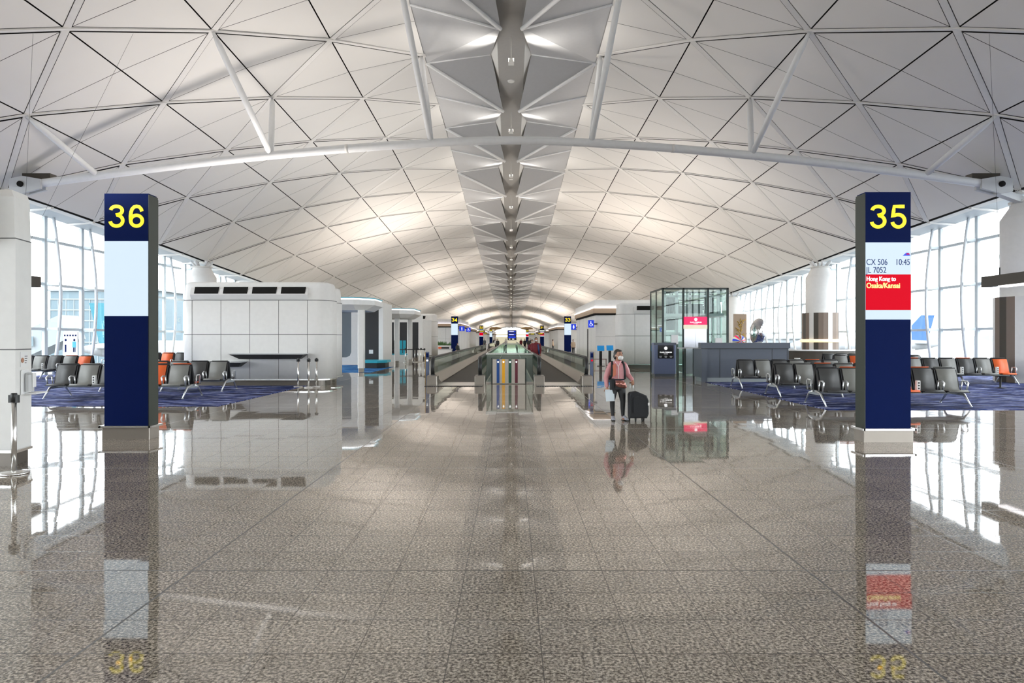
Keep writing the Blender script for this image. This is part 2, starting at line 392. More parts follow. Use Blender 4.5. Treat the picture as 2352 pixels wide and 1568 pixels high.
# central spine: folded vanes, rods, service channel
vanes = MB(); rods = MB(); chan = MB(); fl = MB(); fix = MB(); cap = MB()
def S(x, d, dz=0): return Vector((x, d, EYE+12.5-lerp(GS, d)+dz))
spine_fill_lights = []
for n in range(-10, 58):
    E = 31+9*n
    for sgn in (-1, 1):
        e0 = S(sgn*3.86, E, .02); f0 = S(sgn*3.86, E+4, .02); e1 = S(sgn*3.86, E+9, .02); T = S(sgn*.42, E+5, -.38)
        T2 = S(sgn*.42, E+14, -.38); G = S(sgn*.92, E+9, .42); G0 = S(sgn*.92, E, .42)
        K = S(sgn*.92, E+5, .3)
        vanes.poly([e0, f0, T]); vanes.poly([f0, e1, T]); vanes.poly([T, e1, G]); vanes.poly([e1, T2, G])
        cap.poly([e0+Vector((sgn*.6,0,.12)), e1+Vector((sgn*.6,0,.12)), S(0, E+9, 1.3), S(0, E, 1.3)])
        if n < 20:
            rods.tube([e0, T+Vector((0,0,-.04))], .085, 8); rods.tube([f0, T+Vector((0,0,-.04))], .06, 8); rods.tube([e1, G], .05, 8)
        fl.poly([S(sgn*.6, E, .2), S(sgn*.6, E+9, .2), S(sgn*.95, E+9, .45), S(sgn*.95, E, .45)])
        if n < 16:
            if n > -4: spine_fill_lights.append((S(0, E+6.9, -.85), S(sgn*2.6, E+6.0, -.12), sgn))
    chan.poly([S(-.6, E, .2), S(-.6, E+9, .2), S(.6, E+9, .2), S(.6, E, .2)])
    if n < 16: p_ = S(0, E+6.9); fix.box(-.12, .12, E+6.7, E+7.1, p_.z-.93, p_.z-.78).box(-.015, .015, E+6.88, E+6.92, p_.z-.8, p_.z+.2)  # flood box on a stem, added to carry the vane lamps
    if 0 <= n < 8: fix.lathe([(.16, S(0, E+1, .12).z), (.2, S(0, E+1, .2).z)], 0, E+2.5, 14)
vanes.build('spine_vane', 'vane', ceiling); rods.build('spine_rod', 'vane_rod', ceiling); cap.build('spine_cover', 'gap', ceiling)
chan.build('service_channel', 'channel', ceiling); fl.build('channel_flange', 'flange', ceiling); fix.build('downlight_and_added_flood', 'flange', ceiling)
for (p, q, sgn) in spine_fill_lights:  # added lamps that make the folded vanes glow
    l = bpy.data.lights.new('spine_fill_lamp', 'AREA'); l.shape = 'RECTANGLE'; l.size = .5; l.size_y = .25; l.energy = 20; l.color = (1, .94, .86); l.spread = 1.75
    o = bpy.data.objects.new('spine_fill_lamp', l); C.objects.link(o); o.location = p+Vector((sgn*.16, 0, 0)); o.rotation_euler = (q-p).to_track_quat('-Z', 'Y').to_euler()

# ------------------------------------------------------------------ floor
HO = (-.93, .81, 26.85, 68.5)
fm = MB()
for (a, b, c, d) in ((-XW, XW, -60, HO[2]), (-XW, HO[0], HO[2], HO[3]), (HO[1], XW, HO[2], HO[3]), (-XW, XW, HO[3], 560)):
    fm.poly([(a, c, 0), (b, c, 0), (b, d, 0), (a, d, 0)])
floor = struct(fm.build('floor', 'floor'))
pit = MB().use('lightgrey'); x0, x1, y0, y1 = HO
pit.poly([(x0,y0,0),(x0,y1,0),(x0,y1,-4),(x0,y0,-4)]); pit.poly([(x1,y0,0),(x1,y1,0),(x1,y1,-4),(x1,y0,-4)])
pit.poly([(x0,y0,0),(x1,y0,0),(x1,y0,-4),(x0,y0,-4)]); pit.poly([(x0,y1,0),(x1,y1,0),(x1,y1,-4),(x0,y1,-4)])
pit.use('taupe_d').poly([(x0,y0,-4),(x1,y0,-4),(x1,y1,-4),(x0,y1,-4)])
pit.build('floor_opening', None, floor)
def carpet(poly, label, m='carpet'):
    c = MB().prism(poly, 0, .012).build('carpet', m); return tag(c, label, 'carpet')
carpet([(-22.2, 17.6), (-7.55, 17.6), (-7.55, 25.2), (-12.6, 25.2), (-12.6, 38), (-22.2, 38)], 'blue and violet streaked carpet under the gate seats on the left side')
carpet([(7.75, 16.7), (22.2, 16.7), (22.2, 38), (11.5, 38), (11.5, 27.3), (7.75, 27.3)], 'blue and violet streaked carpet under the gate seats on the right side')
carpet([(-12.5, 35), (-7.2, 35), (-7.2, 41.8), (-9.3, 41.8), (-9.3, 44.9), (-12.5, 44.9)], 'bright blue striped carpet by the canopied shop', 'carpet_b')
struct(B(-XW, XW, -60.3, -60, 0, 13).build('wall_back', 'white'))
struct(B(-XW, XW, 560, 560.3, 0, 13).build('wall_front', 'white'))

# ------------------------------------------------------------------ glass walls
def wall_top(d): return EYE+5.83-lerp(GE, d)+.1
for i, sgn in enumerate((-1, 1)):
    g = MB()
    ds = [-60, -40, -20, 0, 20, 26, 32, 38, 44, 50, 56, 62, 70, 80, 100, 130, 160, 250, 560]
    for a, b in zip(ds, ds[1:]):
        g.poly([(sgn*XW, a, 0), (sgn*XW, b, 0), (sgn*XW, b, wall_top(b)), (sgn*XW, a, wall_top(a))])
    w = struct(g.build('window_%d' % (i+1), 'pane'))
    for n in range(-6, 30):
        d = 35.4+2.8*n; zt = wall_top(d); xm = sgn*(XW-.1)
        m = MB(); m.box(min(xm, xm+sgn*.14), max(xm, xm+sgn*.14), d-.11, d+.11, 0, zt); m.build('mullion', 'mull', w)
        xb = XW-.42
        pts = [(sgn*(xb-.34*math.sin(PI*t)), d+.05, .05+(zt-.1)*t) for t in [j/10 for j in range(11)]]
        q = MB().tube(pts, .075, 8); q.build('brace_tube', 'bow', w)
        s = MB()
        for z in (2.2, 4.35, 6.45):
            if z < zt-.3:
                t = (z-.05)/(zt-.1); s.box(min(sgn*(XW-.15), sgn*(xb-.34*math.sin(PI*t))), max(sgn*(XW-.15), sgn*(xb-.34*math.sin(PI*t))), d-.05, d+.05, z-.07, z+.07)
        s.build('strut', 'mull', w)
    far = MB()
    for n in range(-20, -6):
        d = 35.4+2.8*n; far.box(sgn*XW-.08, sgn*XW+.08, d-.1, d+.1, 0, wall_top(d))
    for n in range(30, 120):
        d = 35.4+2.8*n; far.box(sgn*XW-.08, sgn*XW+.08, d-.1, d+.1, 0, wall_top(d))
    far.build('mullion', 'mull', w)['kind'] = 'stuff'
    t = MB()
    for z, d1 in ((.25, 400), (2.2, 400), (4.35, 110), (6.45, 46)): t.box(sgn*XW-.085, sgn*XW+.085, -60, d1, z-.06, z+.06)
    t.build('transom', 'mull', w)

# ------------------------------------------------------------------ columns
def column(x, d, label, clad, r=.9):
    t = thing('column', label, 'column', (x, d, 0), 0, None)
    zt = EYE+5.83-lerp(GE, d)
    MB().lathe([(r, 0), (r, zt-1.15), (r-.06, zt-1.05), (r*.62, zt-.55), (r*.62, zt-.5)], 0, 0, 40).build('shaft', 'white', t)
    MB().lathe([(r*.72, zt-.5), (r*.72, zt-.44)], 0, 0, 32).build('collar', 'rib', t)
    for a in range(6):
        an = a*PI/3+.3
        MB().tube([(math.cos(an)*r*.42, math.sin(an)*r*.42, zt-.44), (math.cos(an)*r*.75, math.sin(an)*r*.75, zt-.1)], .08, 8).build('bearing_strut', 'tube', t)
    if clad:
        n = 24; m = MB(); zc = clad
        for j in range(n):
            m.use('taupe' if j % 3 else 'taupe_d')
            if j % 4 == 2: m.use('white')
            a0, a1 = 2*PI*j/n, 2*PI*(j+1)/n; q = r+.22
            m.poly([(q*math.cos(a0), q*math.sin(a0), 0), (q*math.cos(a1), q*math.sin(a1), 0), (q*math.cos(a1), q*math.sin(a1), zc), (q*math.cos(a0), q*math.sin(a0), zc)])
        m.use('white'); m.poly([((r+.22)*math.cos(2*PI*j/n), (r+.22)*math.sin(2*PI*j/n), zc) for j in range(n)])
        m.build('cladding', None, t)
    return t
column(20.75, 27.3, 'white round roof column with brown striped cladding at the right edge', 3.4, 1.0)
column(20.2, 44.6, 'white round roof column with brown striped cladding behind the bar counter', 3.4)
column(20.2, 62.4, 'white round roof column just right of the glass lift', 0)
column(-20.75, 27.3, 'white round roof column at the left edge behind the front pod', 0, 1.0)
column(-20.2, 44.6, 'white round roof column rising behind the white air duct pod on the left', 0)
column(-20.2, 62.4, 'white round roof column far down the left glass wall', 0)

# ------------------------------------------------------------------ tie beam
tie = thing('tie_beam', 'white curved steel tube tie spanning the whole hall under the roof', 'roof tie', (0, 26.6, 0))
def tie_h(x): return EYE+7.72-1.79*(abs(x)/19.07)**1.55
pts = [(x, 0, tie_h(x)) for x in [-18.7+37.4*j/40 for j in range(41)]]
MB().tube(pts, .16, 14).build('tube', 'tube', tie)
for x in (-6.4, 6.3):
    MB().tube([(x-.06, 0, tie_h(x)), (x+.06, 0, tie_h(x))], .167, 14).build('sleeve', 'rib', tie)
for sgn in (-1, 1):
    for bx, tgt in ((3.12, ((0, 24.2), (0, 30.2))), (9.36, ((2, 24.2), (2, 30.2))), (16.1, ((4, 24.2),))):
        for k, d in tgt:
            p = RP(k, d, sgn); p.x -= sgn*(-.12 if k == 0 else 0)
            a = Vector((sgn*bx, 0, tie_h(bx))); b = Vector((p.x, p.y-26.6, p.z-.05))
            MB().tube([a, a+(b-a)*.5, b-(b-a).normalized()*.45, b], [.11, .122, .11, .055], 12).build('strut', 'tube', tie)
    xe = sgn*18.7; ze = tie_h(18.7)
    m = MB().use('lightgrey'); m.prism_y([(xe-sgn*.5, ze+.18), (xe-sgn*.5, ze-.18), (xe+sgn*.25, ze-.38), (xe+sgn*.7, ze-.3), (xe+sgn*.7, ze+.2), (xe+sgn*.2, ze+.3)], -.22, -.1)
    m.prism_y([(xe-sgn*.5, ze+.18), (xe-sgn*.5, ze-.18), (xe+sgn*.25, ze-.38), (xe+sgn*.7, ze-.3), (xe+sgn*.7, ze+.2), (xe+sgn*.2, ze+.3)], .1, .22)
    m.use('dark'); m.tube([(xe+sgn*.25, -.3, ze-.02), (xe+sgn*.25, .3, ze-.02)], .11, 16)
    m.build('end_bracket', None, tie)
    MB().box(min(xe-sgn*.6, xe+sgn*.5), max(xe-sgn*.6, xe+sgn*.5), .2, .6, ze+.12, ze+.5).build('bearing_block', 'taupe_d', tie)
    MB().bar((xe+sgn*.2, 0, ze-.25), (sgn*20.4, .6, wall_top(27)-.55), .26, .26).build('bearing_arm', 'lightgrey', tie)

# ------------------------------------------------------------------ gate number columns
def arc(cx, cy, rx, ry, a0, a1, n=28): return [(cx+rx*math.cos(math.radians(a0+(a1-a0)*j/n)), cy+ry*math.sin(math.radians(a0+(a1-a0)*j/n))) for j in range(n+1)]
GLYPH = {'3': [arc(.30, .745, .215, .185, 172, -90)+arc(.30, .31, .235, .24, 85, -172)],
         '6': [arc(.33, .305, .215, .235, 0, 360, 24), [(.53, .71), (.50, .82), (.43, .905), (.335, .93), (.24, .90), (.165, .81), (.125, .67), (.107, .50), (.112, .33)]],
         '5': [[(.535, .93), (.36, .93), (.165, .93), (.14, .72), (.108, .475)]+[(.17, .545), (.25, .58)]+arc(.315, .325, .225, .258, 95, -168)],
         '4': [[(.44, 0), (.44, .5), (.44, .95)], [(.46, .9), (.25, .58), (.07, .28)], [(.04, .25), (.3, .25), (.60, .25)]],
         '2': [arc(.31, .70, .215, .23, 172, -30)+[(.36, .40), (.16, .2), (.10, .07)], [(.06, .065), (.3, .065), (.56, .065)]],
         '1': [[(.33, 0), (.33, .5), (.33, 1.0)], [(.33, .9), (.24, .78), (.1, .74)]],
         '0': [arc(.31, .5, .215, .43, 0, 360, 28)], '9': [arc(.30, .695, .215, .235, 0, 360, 24), [(.10, .29), (.13, .18), (.20, .095), (.295, .07), (.39, .10), (.465, .19), (.505, .33), (.523, .5), (.518, .67)]]}
def number(num, x, y, z, w, h, adv, parent, sw=.145):
    m = MB()
    for q, ch in enumerate(num):
        for path in GLYPH[ch]:
            P_ = [Vector((a*w/.61, b_*h)) for a, b_ in path]; rings = []
            for i, p in enumerate(P_):
                t_ = (P_[min(i+1, len(P_)-1)]-P_[max(i-1, 0)])
                if (P_[0]-P_[-1]).length < 1e-4 and i in (0, len(P_)-1): t_ = P_[1]-P_[-2]
                t_.normalize(); n_ = Vector((-t_.y, t_.x))*sw*h/2; o_ = x+adv*q; e_ = .0015*len(rings) if False else 0
                rings.append([(o_+p.x+n_.x, y-.006, z+p.y+n_.y), (o_+p.x-n_.x, y-.006, z+p.y-n_.y), (o_+p.x-n_.x, y+.004, z+p.y-n_.y), (o_+p.x+n_.x, y+.004, z+p.y+n_.y)])
            m.loft(rings)
    return m.build('number', 'yellow', parent)

def gate_sign(x, d, num, label, disp, yaw=0, group=None, big=True, h=4.27, side=1, dz=0):
    t = thing('gate_sign', label, 'gate sign', (x, d, 0), yaw, group)
    w = .385; dep = .27
    MB().box(-w, w, 0, dep, .22, h).build('body', 'navy', t)
    if big:
        s = MB(); s.box(-side*w*1.0-.0 if False else (w if side > 0 else -w-.012), (w+.012) if side > 0 else -w, -.01, dep+.02, .22, h-.02)
        s.box(-w-.004, w+.004, dep, dep+.05, .22, h-.05); s.build('side_panel', 'olive', t)
        MB().bbox(-w-.03, w+.03, -.03, dep+.04, 0, .2, .01).build('base', 'basesteel', t)
        p = MB(); p.box(-w-.06, w+.06, -.07, -.04, .2, .235); p.box(-w-.07, -w-.03, -.07, dep+.08, .2, .235); p.box(w+.03, w+.07, -.07, dep+.08, .2, .235)
        p.box(-w-.03, w+.03, -.04, dep, .2, .222); p.build('bumper_rail', 'steel_l', t)
    else:
        MB().box(-w-.02, w+.02, -.02, dep+.02, 0, .2).build('base', 'steel', t)
    z0, z1 = (2.14+dz, 3.44+dz)
    scr = MB().use('screen').box(-w+.002, w-.006, -.012, .0, z0, z1)
    sc = scr.build('screen', None, t)
    if disp == 'flight':
        B(-w+.002, w-.006, -.016, -.012, 2.30+dz, 2.90+dz).build('red_panel', 'screen_red', sc)
    number(num, -.31 if big else -.32, -.006, 3.675+dz, .285, .40, .335, t, .148 if big else .2)
    return t, sc
x36 = fx(290.5, 11.88)
gate_sign(x36, 11.88, '36', 'tall navy gate column numbered 36 with a blank pale blue screen', 'blank', side=1)
x35 = fx(2039.5, 11.53)
t35, s35 = gate_sign(x35, 11.53, '35', 'tall navy gate column numbered 35 showing a flight to Osaka on red', 'flight', side=-1, h=4.22, dz=-.07)
text('CX 506', .145, -.375, -.014, 2.99, 'txt_blue', s35, 'flight_text', sx=.78)
text('10:45', .145, .367, -.014, 2.99, 'txt_blue', s35, 'flight_text', align='RIGHT', sx=.78)
text('JL 7052', .145, -.375, -.014, 2.855, 'txt_blue', s35, 'flight_text', sx=.78)
text('Hong Kong to', .105, -.375, -.020, 2.72, 'txt_white', s35, 'destination_text', sx=.82, bold=.002)
text('Osaka/Kansai', .125, -.375, -.020, 2.60, 'txt_yel', s35, 'destination_text', sx=.84, bold=.002)
MB().use('bluesign').prism_y([(.24, 3.145), (.30, 3.195), (.34, 3.195), (.372, 3.145)], -.015, -.013).use('screen_red').prism_y([(.30, 3.165), (.36, 3.165), (.35, 3.185), (.31, 3.185)], -.017, -.015).build('tail_picture', None, s35)
for px, d, num, disp, lab in ((1044, 78, '34', 'blank', 'far gate column left of the left walkway, numbered in yellow over a blank screen'),
                              (1304, 78, '33', 'blank', 'far gate column beside the blue woman sign on the right, with a blank screen'),
                              (1105.5, 133, '32', 'flight', 'distant gate column with a red screen on the left of the walkways'),
                              (1245, 133, '31', 'flight', 'distant gate column with a red screen on the right, beyond the riding man'),
                              (1127.5, 185, '30', 'blank', 'very distant gate column with a blank screen left of the blue board'),
                              (1211, 190, '29', 'flight', 'very distant gate column right of the blue board with a red screen')):
    gate_sign(fx(px, d), d, num, lab, disp, big=False)

# ------------------------------------------------------------------ white service pods
def rrect(x0, x1, y0, y1, r, n=6):
    pts = []
    for cx, cy, a in ((x1-r, y0+r, -PI/2), (x1-r, y1-r, 0), (x0+r, y1-r, PI/2), (x0+r, y0+r, PI)):
        for j in range(n+1): an = a+PI/2*j/n; pts.append((cx+r*math.cos(an), cy+r*math.sin(an)))
    return pts
def pod(name, label, x0, x1, y0, y1, h=3.85, r=.55, vents=4, vx=None, ncol=5, zs=(1.9, 3.17)):
    t = thing(name, label, 'service pod', ((x0+x1)/2, y0, 0))
    ox, oy = (x0+x1)/2, y0
    def rr(ins, rad=r): return [(x-ox, y-oy) for x, y in rrect(x0+ins, x1-ins, y0+ins, y1-ins, max(rad-ins, .08))]
    m = MB(); m.sm = True
    m.loft([[(x, y, z) for x, y in rr(i)] for i, z in ((0, .23), (0, zs[1]), (.04, zs[1]+.02), (.06, h-.12), (.1, h-.03), (.18, h))]); m.build('casing', 'white', t)
    MB().loft([[(x, y, z) for x, y in rr(.22)] for z in (0, .24)]).build('plinth', 'plinth', t)
    MB().loft([[(x, y, z) for x, y in rr(-.035)] for z in (.20, .245)]).build('bumper_rail', 'steel_l', t)
    s = MB()
    for z in zs: s.loft([[(x, y, z+dz) for x, y in rr(-.003)] for dz in (-.011, .011)], cap=False)
    a, b = (vx if vx else (x0+r, x1-r)); 
    for j in range(ncol): 
        xx = a+(b-a)*j/(ncol-1)-ox; s.box(xx-.008, xx+.008, -.003, .0, .25, zs[1])
    s.build('seam', 'seam', t)
    if vents:
        pr = MB().prism_x([(.02, zs[1]+.04), (-.06, zs[1]+.2), (.0, h-.25), (.08, h-.2)], a-ox-.05, b-ox+.02); pr.build('vent_surround', 'white', t)
        for j in range(vents):
            xa = a-ox+(b-a)*j/vents+.08; xb = a-ox+(b-a)*(j+1)/vents-.08
            v = MB(); v.poly([(xa+.02, -.063, zs[1]+.235), (xb, -.063, zs[1]+.235), (xb+.04, -.018, zs[1]+.51-.02), (xa+.04, -.018, zs[1]+.51-.02)])
            v.build('vent', 'dark', t)
    return t, ox, oy
p2, ox, oy = pod('service_pod', 'wide white pod with four dark roof vents and a charcoal shelf left of centre', fx(410, 25.3), fx(756, 25.3), 25.3, 26.9, vx=(fx(441, 25.3), fx(706, 25.3)))
pod('service_pod', 'narrow white pod peeking out behind the wide vented pod', fx(650, 27.3), fx(777, 27.3), 27.15, 28.4, h=3.78, vents=1, vx=(fx(700, 27.3), fx(768, 27.3)), ncol=2)
pR, _, _ = pod('service_pod', 'white pod with dark vents between the right shops and the glass lift', fx(1422, 40), 12.5, 40, 42, vents=4, vx=(fx(1458, 40), 11.9))
pod('service_pod', 'white pod with a service door left of gate column 34', -8.8, fx(1001, 57.8), 57.8, 60, vents=2, vx=(-8.6, -7.2), ncol=3)
# the near pod at the left edge
t = thing('service_pod', 'tall white chamfered pod at the left edge with hand sanitiser and a hygiene poster', 'service pod', (-7.6, 9.3, 0))
def chpoly(ins, top=0): 
    pl = [(-9.6, 9.2), (-6.68, 9.2), (-6.76, 9.62), (-7.5, 10.5), (-9.6, 10.5)]
    cx, cy = -7.9, 9.9
    return [((x-(ins if x > cx else -ins))+7.6, (y+(ins if y < cy else -ins))-9.3) for x, y in pl]
def ld(insz): return MB().loft([[(x, y, z) for x, y in chpoly(i)] for i, z in insz])
ld([(0, .24), (0, 3.1), (.03, 3.12), (.08, 3.68), (.2, 3.8)]).build('casing', 'white', t)
ld([(.16, 0), (.16, .25)]).build('plinth', 'plinth', t)
ld([(-.06, .215), (-.06, .25)]).build('bumper_rail', 'steel_l', t)
for z in (1.6, 3.1): MB().loft([[(x, y, z+dz) for x, y in chpoly(-.003)] for dz in (-.008, .008)], cap=False).build('seam', 'seam', t)
MB().prism_x([(-.28, 3.05), (-.36, 3.25), (-.1, 3.85), (0, 3.85), (0, 3.05)], -.7, .64).build('clock_housing', 'white2', t)
MB().tube([(.40, -.34, 3.5), (.40, -.26, 3.52)], .14, 20).build('clock_face', 'black', t)

def on_chamfer(u, out, z):   # u across the chamfer from its near edge
    a = Vector((-6.68, 9.2)); b = Vector((-6.76, 9.62)); d_ = (b-a).normalized(); nrm = Vector((d_.y, -d_.x))
    p = a+d_*u+nrm*out; return (p.x, p.y, z)
ang = math.atan2(.42, -.08)
po = thing('hygiene_poster', 'small white hand washing poster with a pink hand on the left pod', 'poster', on_chamfer(.215, .004, 1.36), ang)
B(-.10, .10, -.004, 0, 0, .205).build('sheet', 'mask', po)
MB().ell((-.05, -.006, .09), (.045, .004, .035), 10, 6).build('hand_picture', 'skin', po)
m = MB()
for j in range(4): m.box(.01, .085-.01*j, -.006, -.004, .14-j*.03, .148-j*.03)
m.build('print_lines', 'nearblack', po)
di = thing('sanitiser_dispenser', 'white hand sanitiser dispenser with drip tray on the left pod', 'dispenser', on_chamfer(.215, .004, .98), ang)
MB().bbox(-.10, .10, -.02, 0, 0, .34, .01).build('back_plate', 'mask', di)
MB().bbox(-.055, .07, -.11, -.02, .04, .30, .03).build('bottle', 'lightgrey', di)
MB().bbox(-.03, .06, -.13, -.11, .10, .29, .01).build('front_cover', 'mask', di)
B(-.03, .30, -.16, -.02, .0, .02).build('drip_tray', 'mask', di)
# shelves fixed on the wide pod
def shelf(x0, x1, z, y, label):
    o = MB().use('lightgrey').box(x0, x1, y-.62, y, z, z+.03).use('nearblack').loft([[(x0+.25, y-.25, z-.17), (x1-.25, y-.25, z-.17), (x1-.25, y, z-.17), (x0+.25, y, z-.17)], [(x0+.02, y-.6, z), (x1-.02, y-.6, z), (x1-.02, y, z), (x0+.02, y, z)]]).build('wall_shelf')
    return tag(o, label, 'shelf')
shelf(fx(524, 24.7), fx(698, 24.7), 1.17, 25.3, 'long charcoal standing shelf on the wide white pod, the higher one')
shelf(fx(438, 24.7), fx(555, 24.7), .88, 25.3, 'lower charcoal shelf on the wide white pod behind the seats')

# ------------------------------------------------------------------ stanchions
def stanchion(x, y, label=None, group=None, r=.17, post='steel_l'):
    t = thing('stanchion', label, 'barrier post', (x, y, 0), 0, group)
    MB().lathe([(r, 0), (r, .018), (r*.9, .035), (.04, .05)], 0, 0, 28).build('base', 'steel_l', t)
    MB().lathe([(.032, .04), (.032, .93)], 0, 0, 16).build('post', post, t)
    m = MB(); m.lathe([(.036, .93), (.038, 1.03), (.03, 1.045)], 0, 0, 16); m.box(-.062, .062, -.02, .02, .92, 1.02); m.build('belt_head', 'black', t)
    return t
stanchion(-6.43, 8.83, 'chrome barrier post in front of the left edge pod')
stanchion(fx(685, 24.5), 24.5, 'chrome barrier post under the long charcoal shelf')
stanchion(fx(709, 24.3), 24.3, 'chrome barrier post standing between its two neighbours by the pod corner')
stanchion(fx(727, 24.6), 24.6, 'chrome barrier post nearest the right corner of the wide pod')
ns = 0
for px, d in ((953, 50), (960, 50.5), (967, 51), (975, 49), (931, 49), (872, 46), (921, 52.5)):
    stanchion(fx(px, d), d, 'thin barrier post in the queue beside the left shops', 'queue posts beside the left shops', .15)
o = MB().bar((fx(872, 46), 46, .96), (fx(931, 49), 49, .96), .01, .06).build('belt', 'black'); tag(o, 'black retractable belt strung between the queue posts, left span', 'belt')
o = MB().bar((fx(931, 49), 49, .96), (fx(975, 49), 49.0, .96), .01, .06).build('belt', 'black'); tag(o, 'black retractable belt strung between the queue posts, right span', 'belt')

# ------------------------------------------------------------------ gate seating
def bench(xa, xb, y, front, rear, label, group=None, sock=(), rz=0, detail=True):
    n = len(front); L = xb-xa; pitch = L/n; cx = (xa+xb)/2
    t = thing('tandem_seating', label, 'seating', (cx, y, .012), rz, group)
    x = lambda i: -L/2+pitch*(i+.5)
    MB().box(-L/2, L/2, -.14, -.06, .30, .38).box(-L/2, L/2, .06, .14, .30, .38).box(-L/2, -L/2+.05, -.14, .14, .3, .38).box(L/2-.05, L/2, -.14, .14, .3, .38).build('beam', 'alu_d', t)
    hw = pitch*.40
    cm = {'c': 'charcoal', 'g': 'grey', 'o': 'orange'}
    for i in range(n):
        for sg, col in ((-1, front[i]), (1, rear[i])):
            top = .95 if sg < 0 else 1.0
            # side profile: seat pan then a back that leans to the middle
            prof = [(.62, .40), (.58, .43), (.30, .405), (.24, .42), (.20, .5), (.155, .72), (.075, top-.02), (.04, top)]
            m = MB(); m.sm = True
            outer = [(sg*u, z) for u, z in prof]; inner = [(sg*(u-.02 if z > .5 else u), z-.025 if z < .5 else z-.006) for u, z in prof]
            m.loft([[(x(i)-hw, u, z) for u, z in outer+inner[::-1]], [(x(i)+hw, u, z) for u, z in outer+inner[::-1]]])
            ns_ = m.build('seat', cm[col], t)
            k = MB(); k.prism_x([(sg*.60, .385), (sg*.20, .385), (sg*.185, .5), (sg*.05, top-.03), (sg*.0, top-.03), (sg*.11, .45), (sg*.13, .36), (sg*.6, .36)], x(i)-hw-.045, x(i)+hw+.045)
            k.build('shell', 'blackshell', t)
    for i in range(n+1):
        xx = -L/2+pitch*i
        for sg in (-1, 1):
            if rear is None and sg > 0: continue
            if i in sock and sg < 0:
                s_ = MB().use('white2').bbox(xx-.045, xx+.045, sg*.40-.05, sg*.40+.05, .40, .66, .01).use('black')
                for z in (.44, .51, .58): s_.box(xx-.022, xx+.022, sg*.40-.054, sg*.40-.05, z, z+.045)
                s_.build('power_socket', None, t)
            else:
                a = MB(); a.tube([(xx, sg*.44, .38), (xx, sg*.50, .60), (xx, sg*.44, .645), (xx, sg*.24, .635)], [.026, .022, .02, .016], 7)
                a.tube([(xx, sg*.22, .38), (xx, sg*.26, .62)], .018, 6)
                a.build('armrest', 'alu', t)
    for i in ((0, n) if n < 5 else (0, n//2, n)):
        xx = -L/2+pitch*i
        for sg in (-1, 1):
            l = MB(); l.tube([(xx, sg*.08, .36), (xx, sg*.34, .30), (xx, sg*.62, .02)], [.035, .032, .018], 8); l.tube([(xx, sg*.62, .0), (xx, sg*.62, .02)], .03, 10)
            l.build('leg', 'alu', t)
        b = MB(); b.prism_x([(-.3, .33), (.3, .33), (.3, .27), (-.3, .27)], xx-.03, xx+.03); b.build('leg_bridge', 'alu_d', t)
    return t
bench(-13.45, -9.45, 20.25, 'cgcoog'.replace('oo', 'co'), 'cgocco', 'back to back gate seats in the left front row, interrupted in view by column 36', sock=(2, 4))
bench(-13.45, -9.45, 22.9, 'gcogcg', 'cgcgcg', 'second row of back to back seats on the left, in front of the wide pod')
bench(-21.6, -18.35, 30, 'cgcgo'[:5], 'gcgog', 'rear left seats beside the glass wall ending in an orange one', sock=(2,))
bench(-21.3, -17.0, 36, 'gcgoog'.replace('oog', 'coc'), 'cgcgoc', 'rearmost left seats by the glass wall seen right of column 36')
bench(7.97, 11.65, 17.9, 'cgcocg', 'cogcog', 'nearest row of back to back seats on the right, passing behind column 35', sock=(4,))
bench(7.97, 11.65, 20.8, 'cgcgcg', 'cgogcg', 'second row of back to back seats on the right, with an orange rear seat')
bench(8.05, 11.7, 24.4, 'cgcgcg', 'cgcgoc', 'third row of back to back seats right in front of the slate desk')
bench(15.1, 19.1, 26.3, 'gcgcgo', 'ogcogc', 'far right seats ending in an orange seat beside the striped column', sock=(3, 5))
bench(14.6, 18.6, 31, 'gogcgc', 'cgcogc', 'rear right seats with orange ones right behind the far right row')
bench(15.4, 19.2, 33.8, 'cgcgcg', 'gcgcgc', 'rearmost right seats by the glass wall left of column 35')
# round pedestal seat near the right edge
t = thing('side_table', 'small round low table on a pedestal beside the striped right column', 'table', (17.2, 24.0, 0))
MB().lathe([(.05, .40), (.26, .43), (.27, .45), (.26, .455)], 0, 0, 24).build('top', 'nearblack', t)
MB().lathe([(.2, 0), (.2, .015), (.03, .04), (.03, .41)], 0, 0, 18).build('pedestal', 'nearblack', t)
t = thing('armchair', 'dark low armchair with metal arms at the right edge by the column', 'chair', (18.35, 23.6, 0))
MB().bbox(-.3, .3, -.3, .3, .36, .46, .03).build('seat', 'nearblack', t)
MB().prism_x([(.24, .44), (.34, .44), (.42, .92), (.36, .92)], -.3, .3).build('backrest', 'nearblack', t)
for sx in (-1, 1):
    MB().tube([(sx*.32, -.28, .0), (sx*.32, -.26, .62), (sx*.32, .25, .62)], .016, 8).build('armrest', 'alu', t)
    MB().tube([(sx*.28, .28, 0), (sx*.28, .28, .37)], .016, 8).build('leg', 'alu', t)

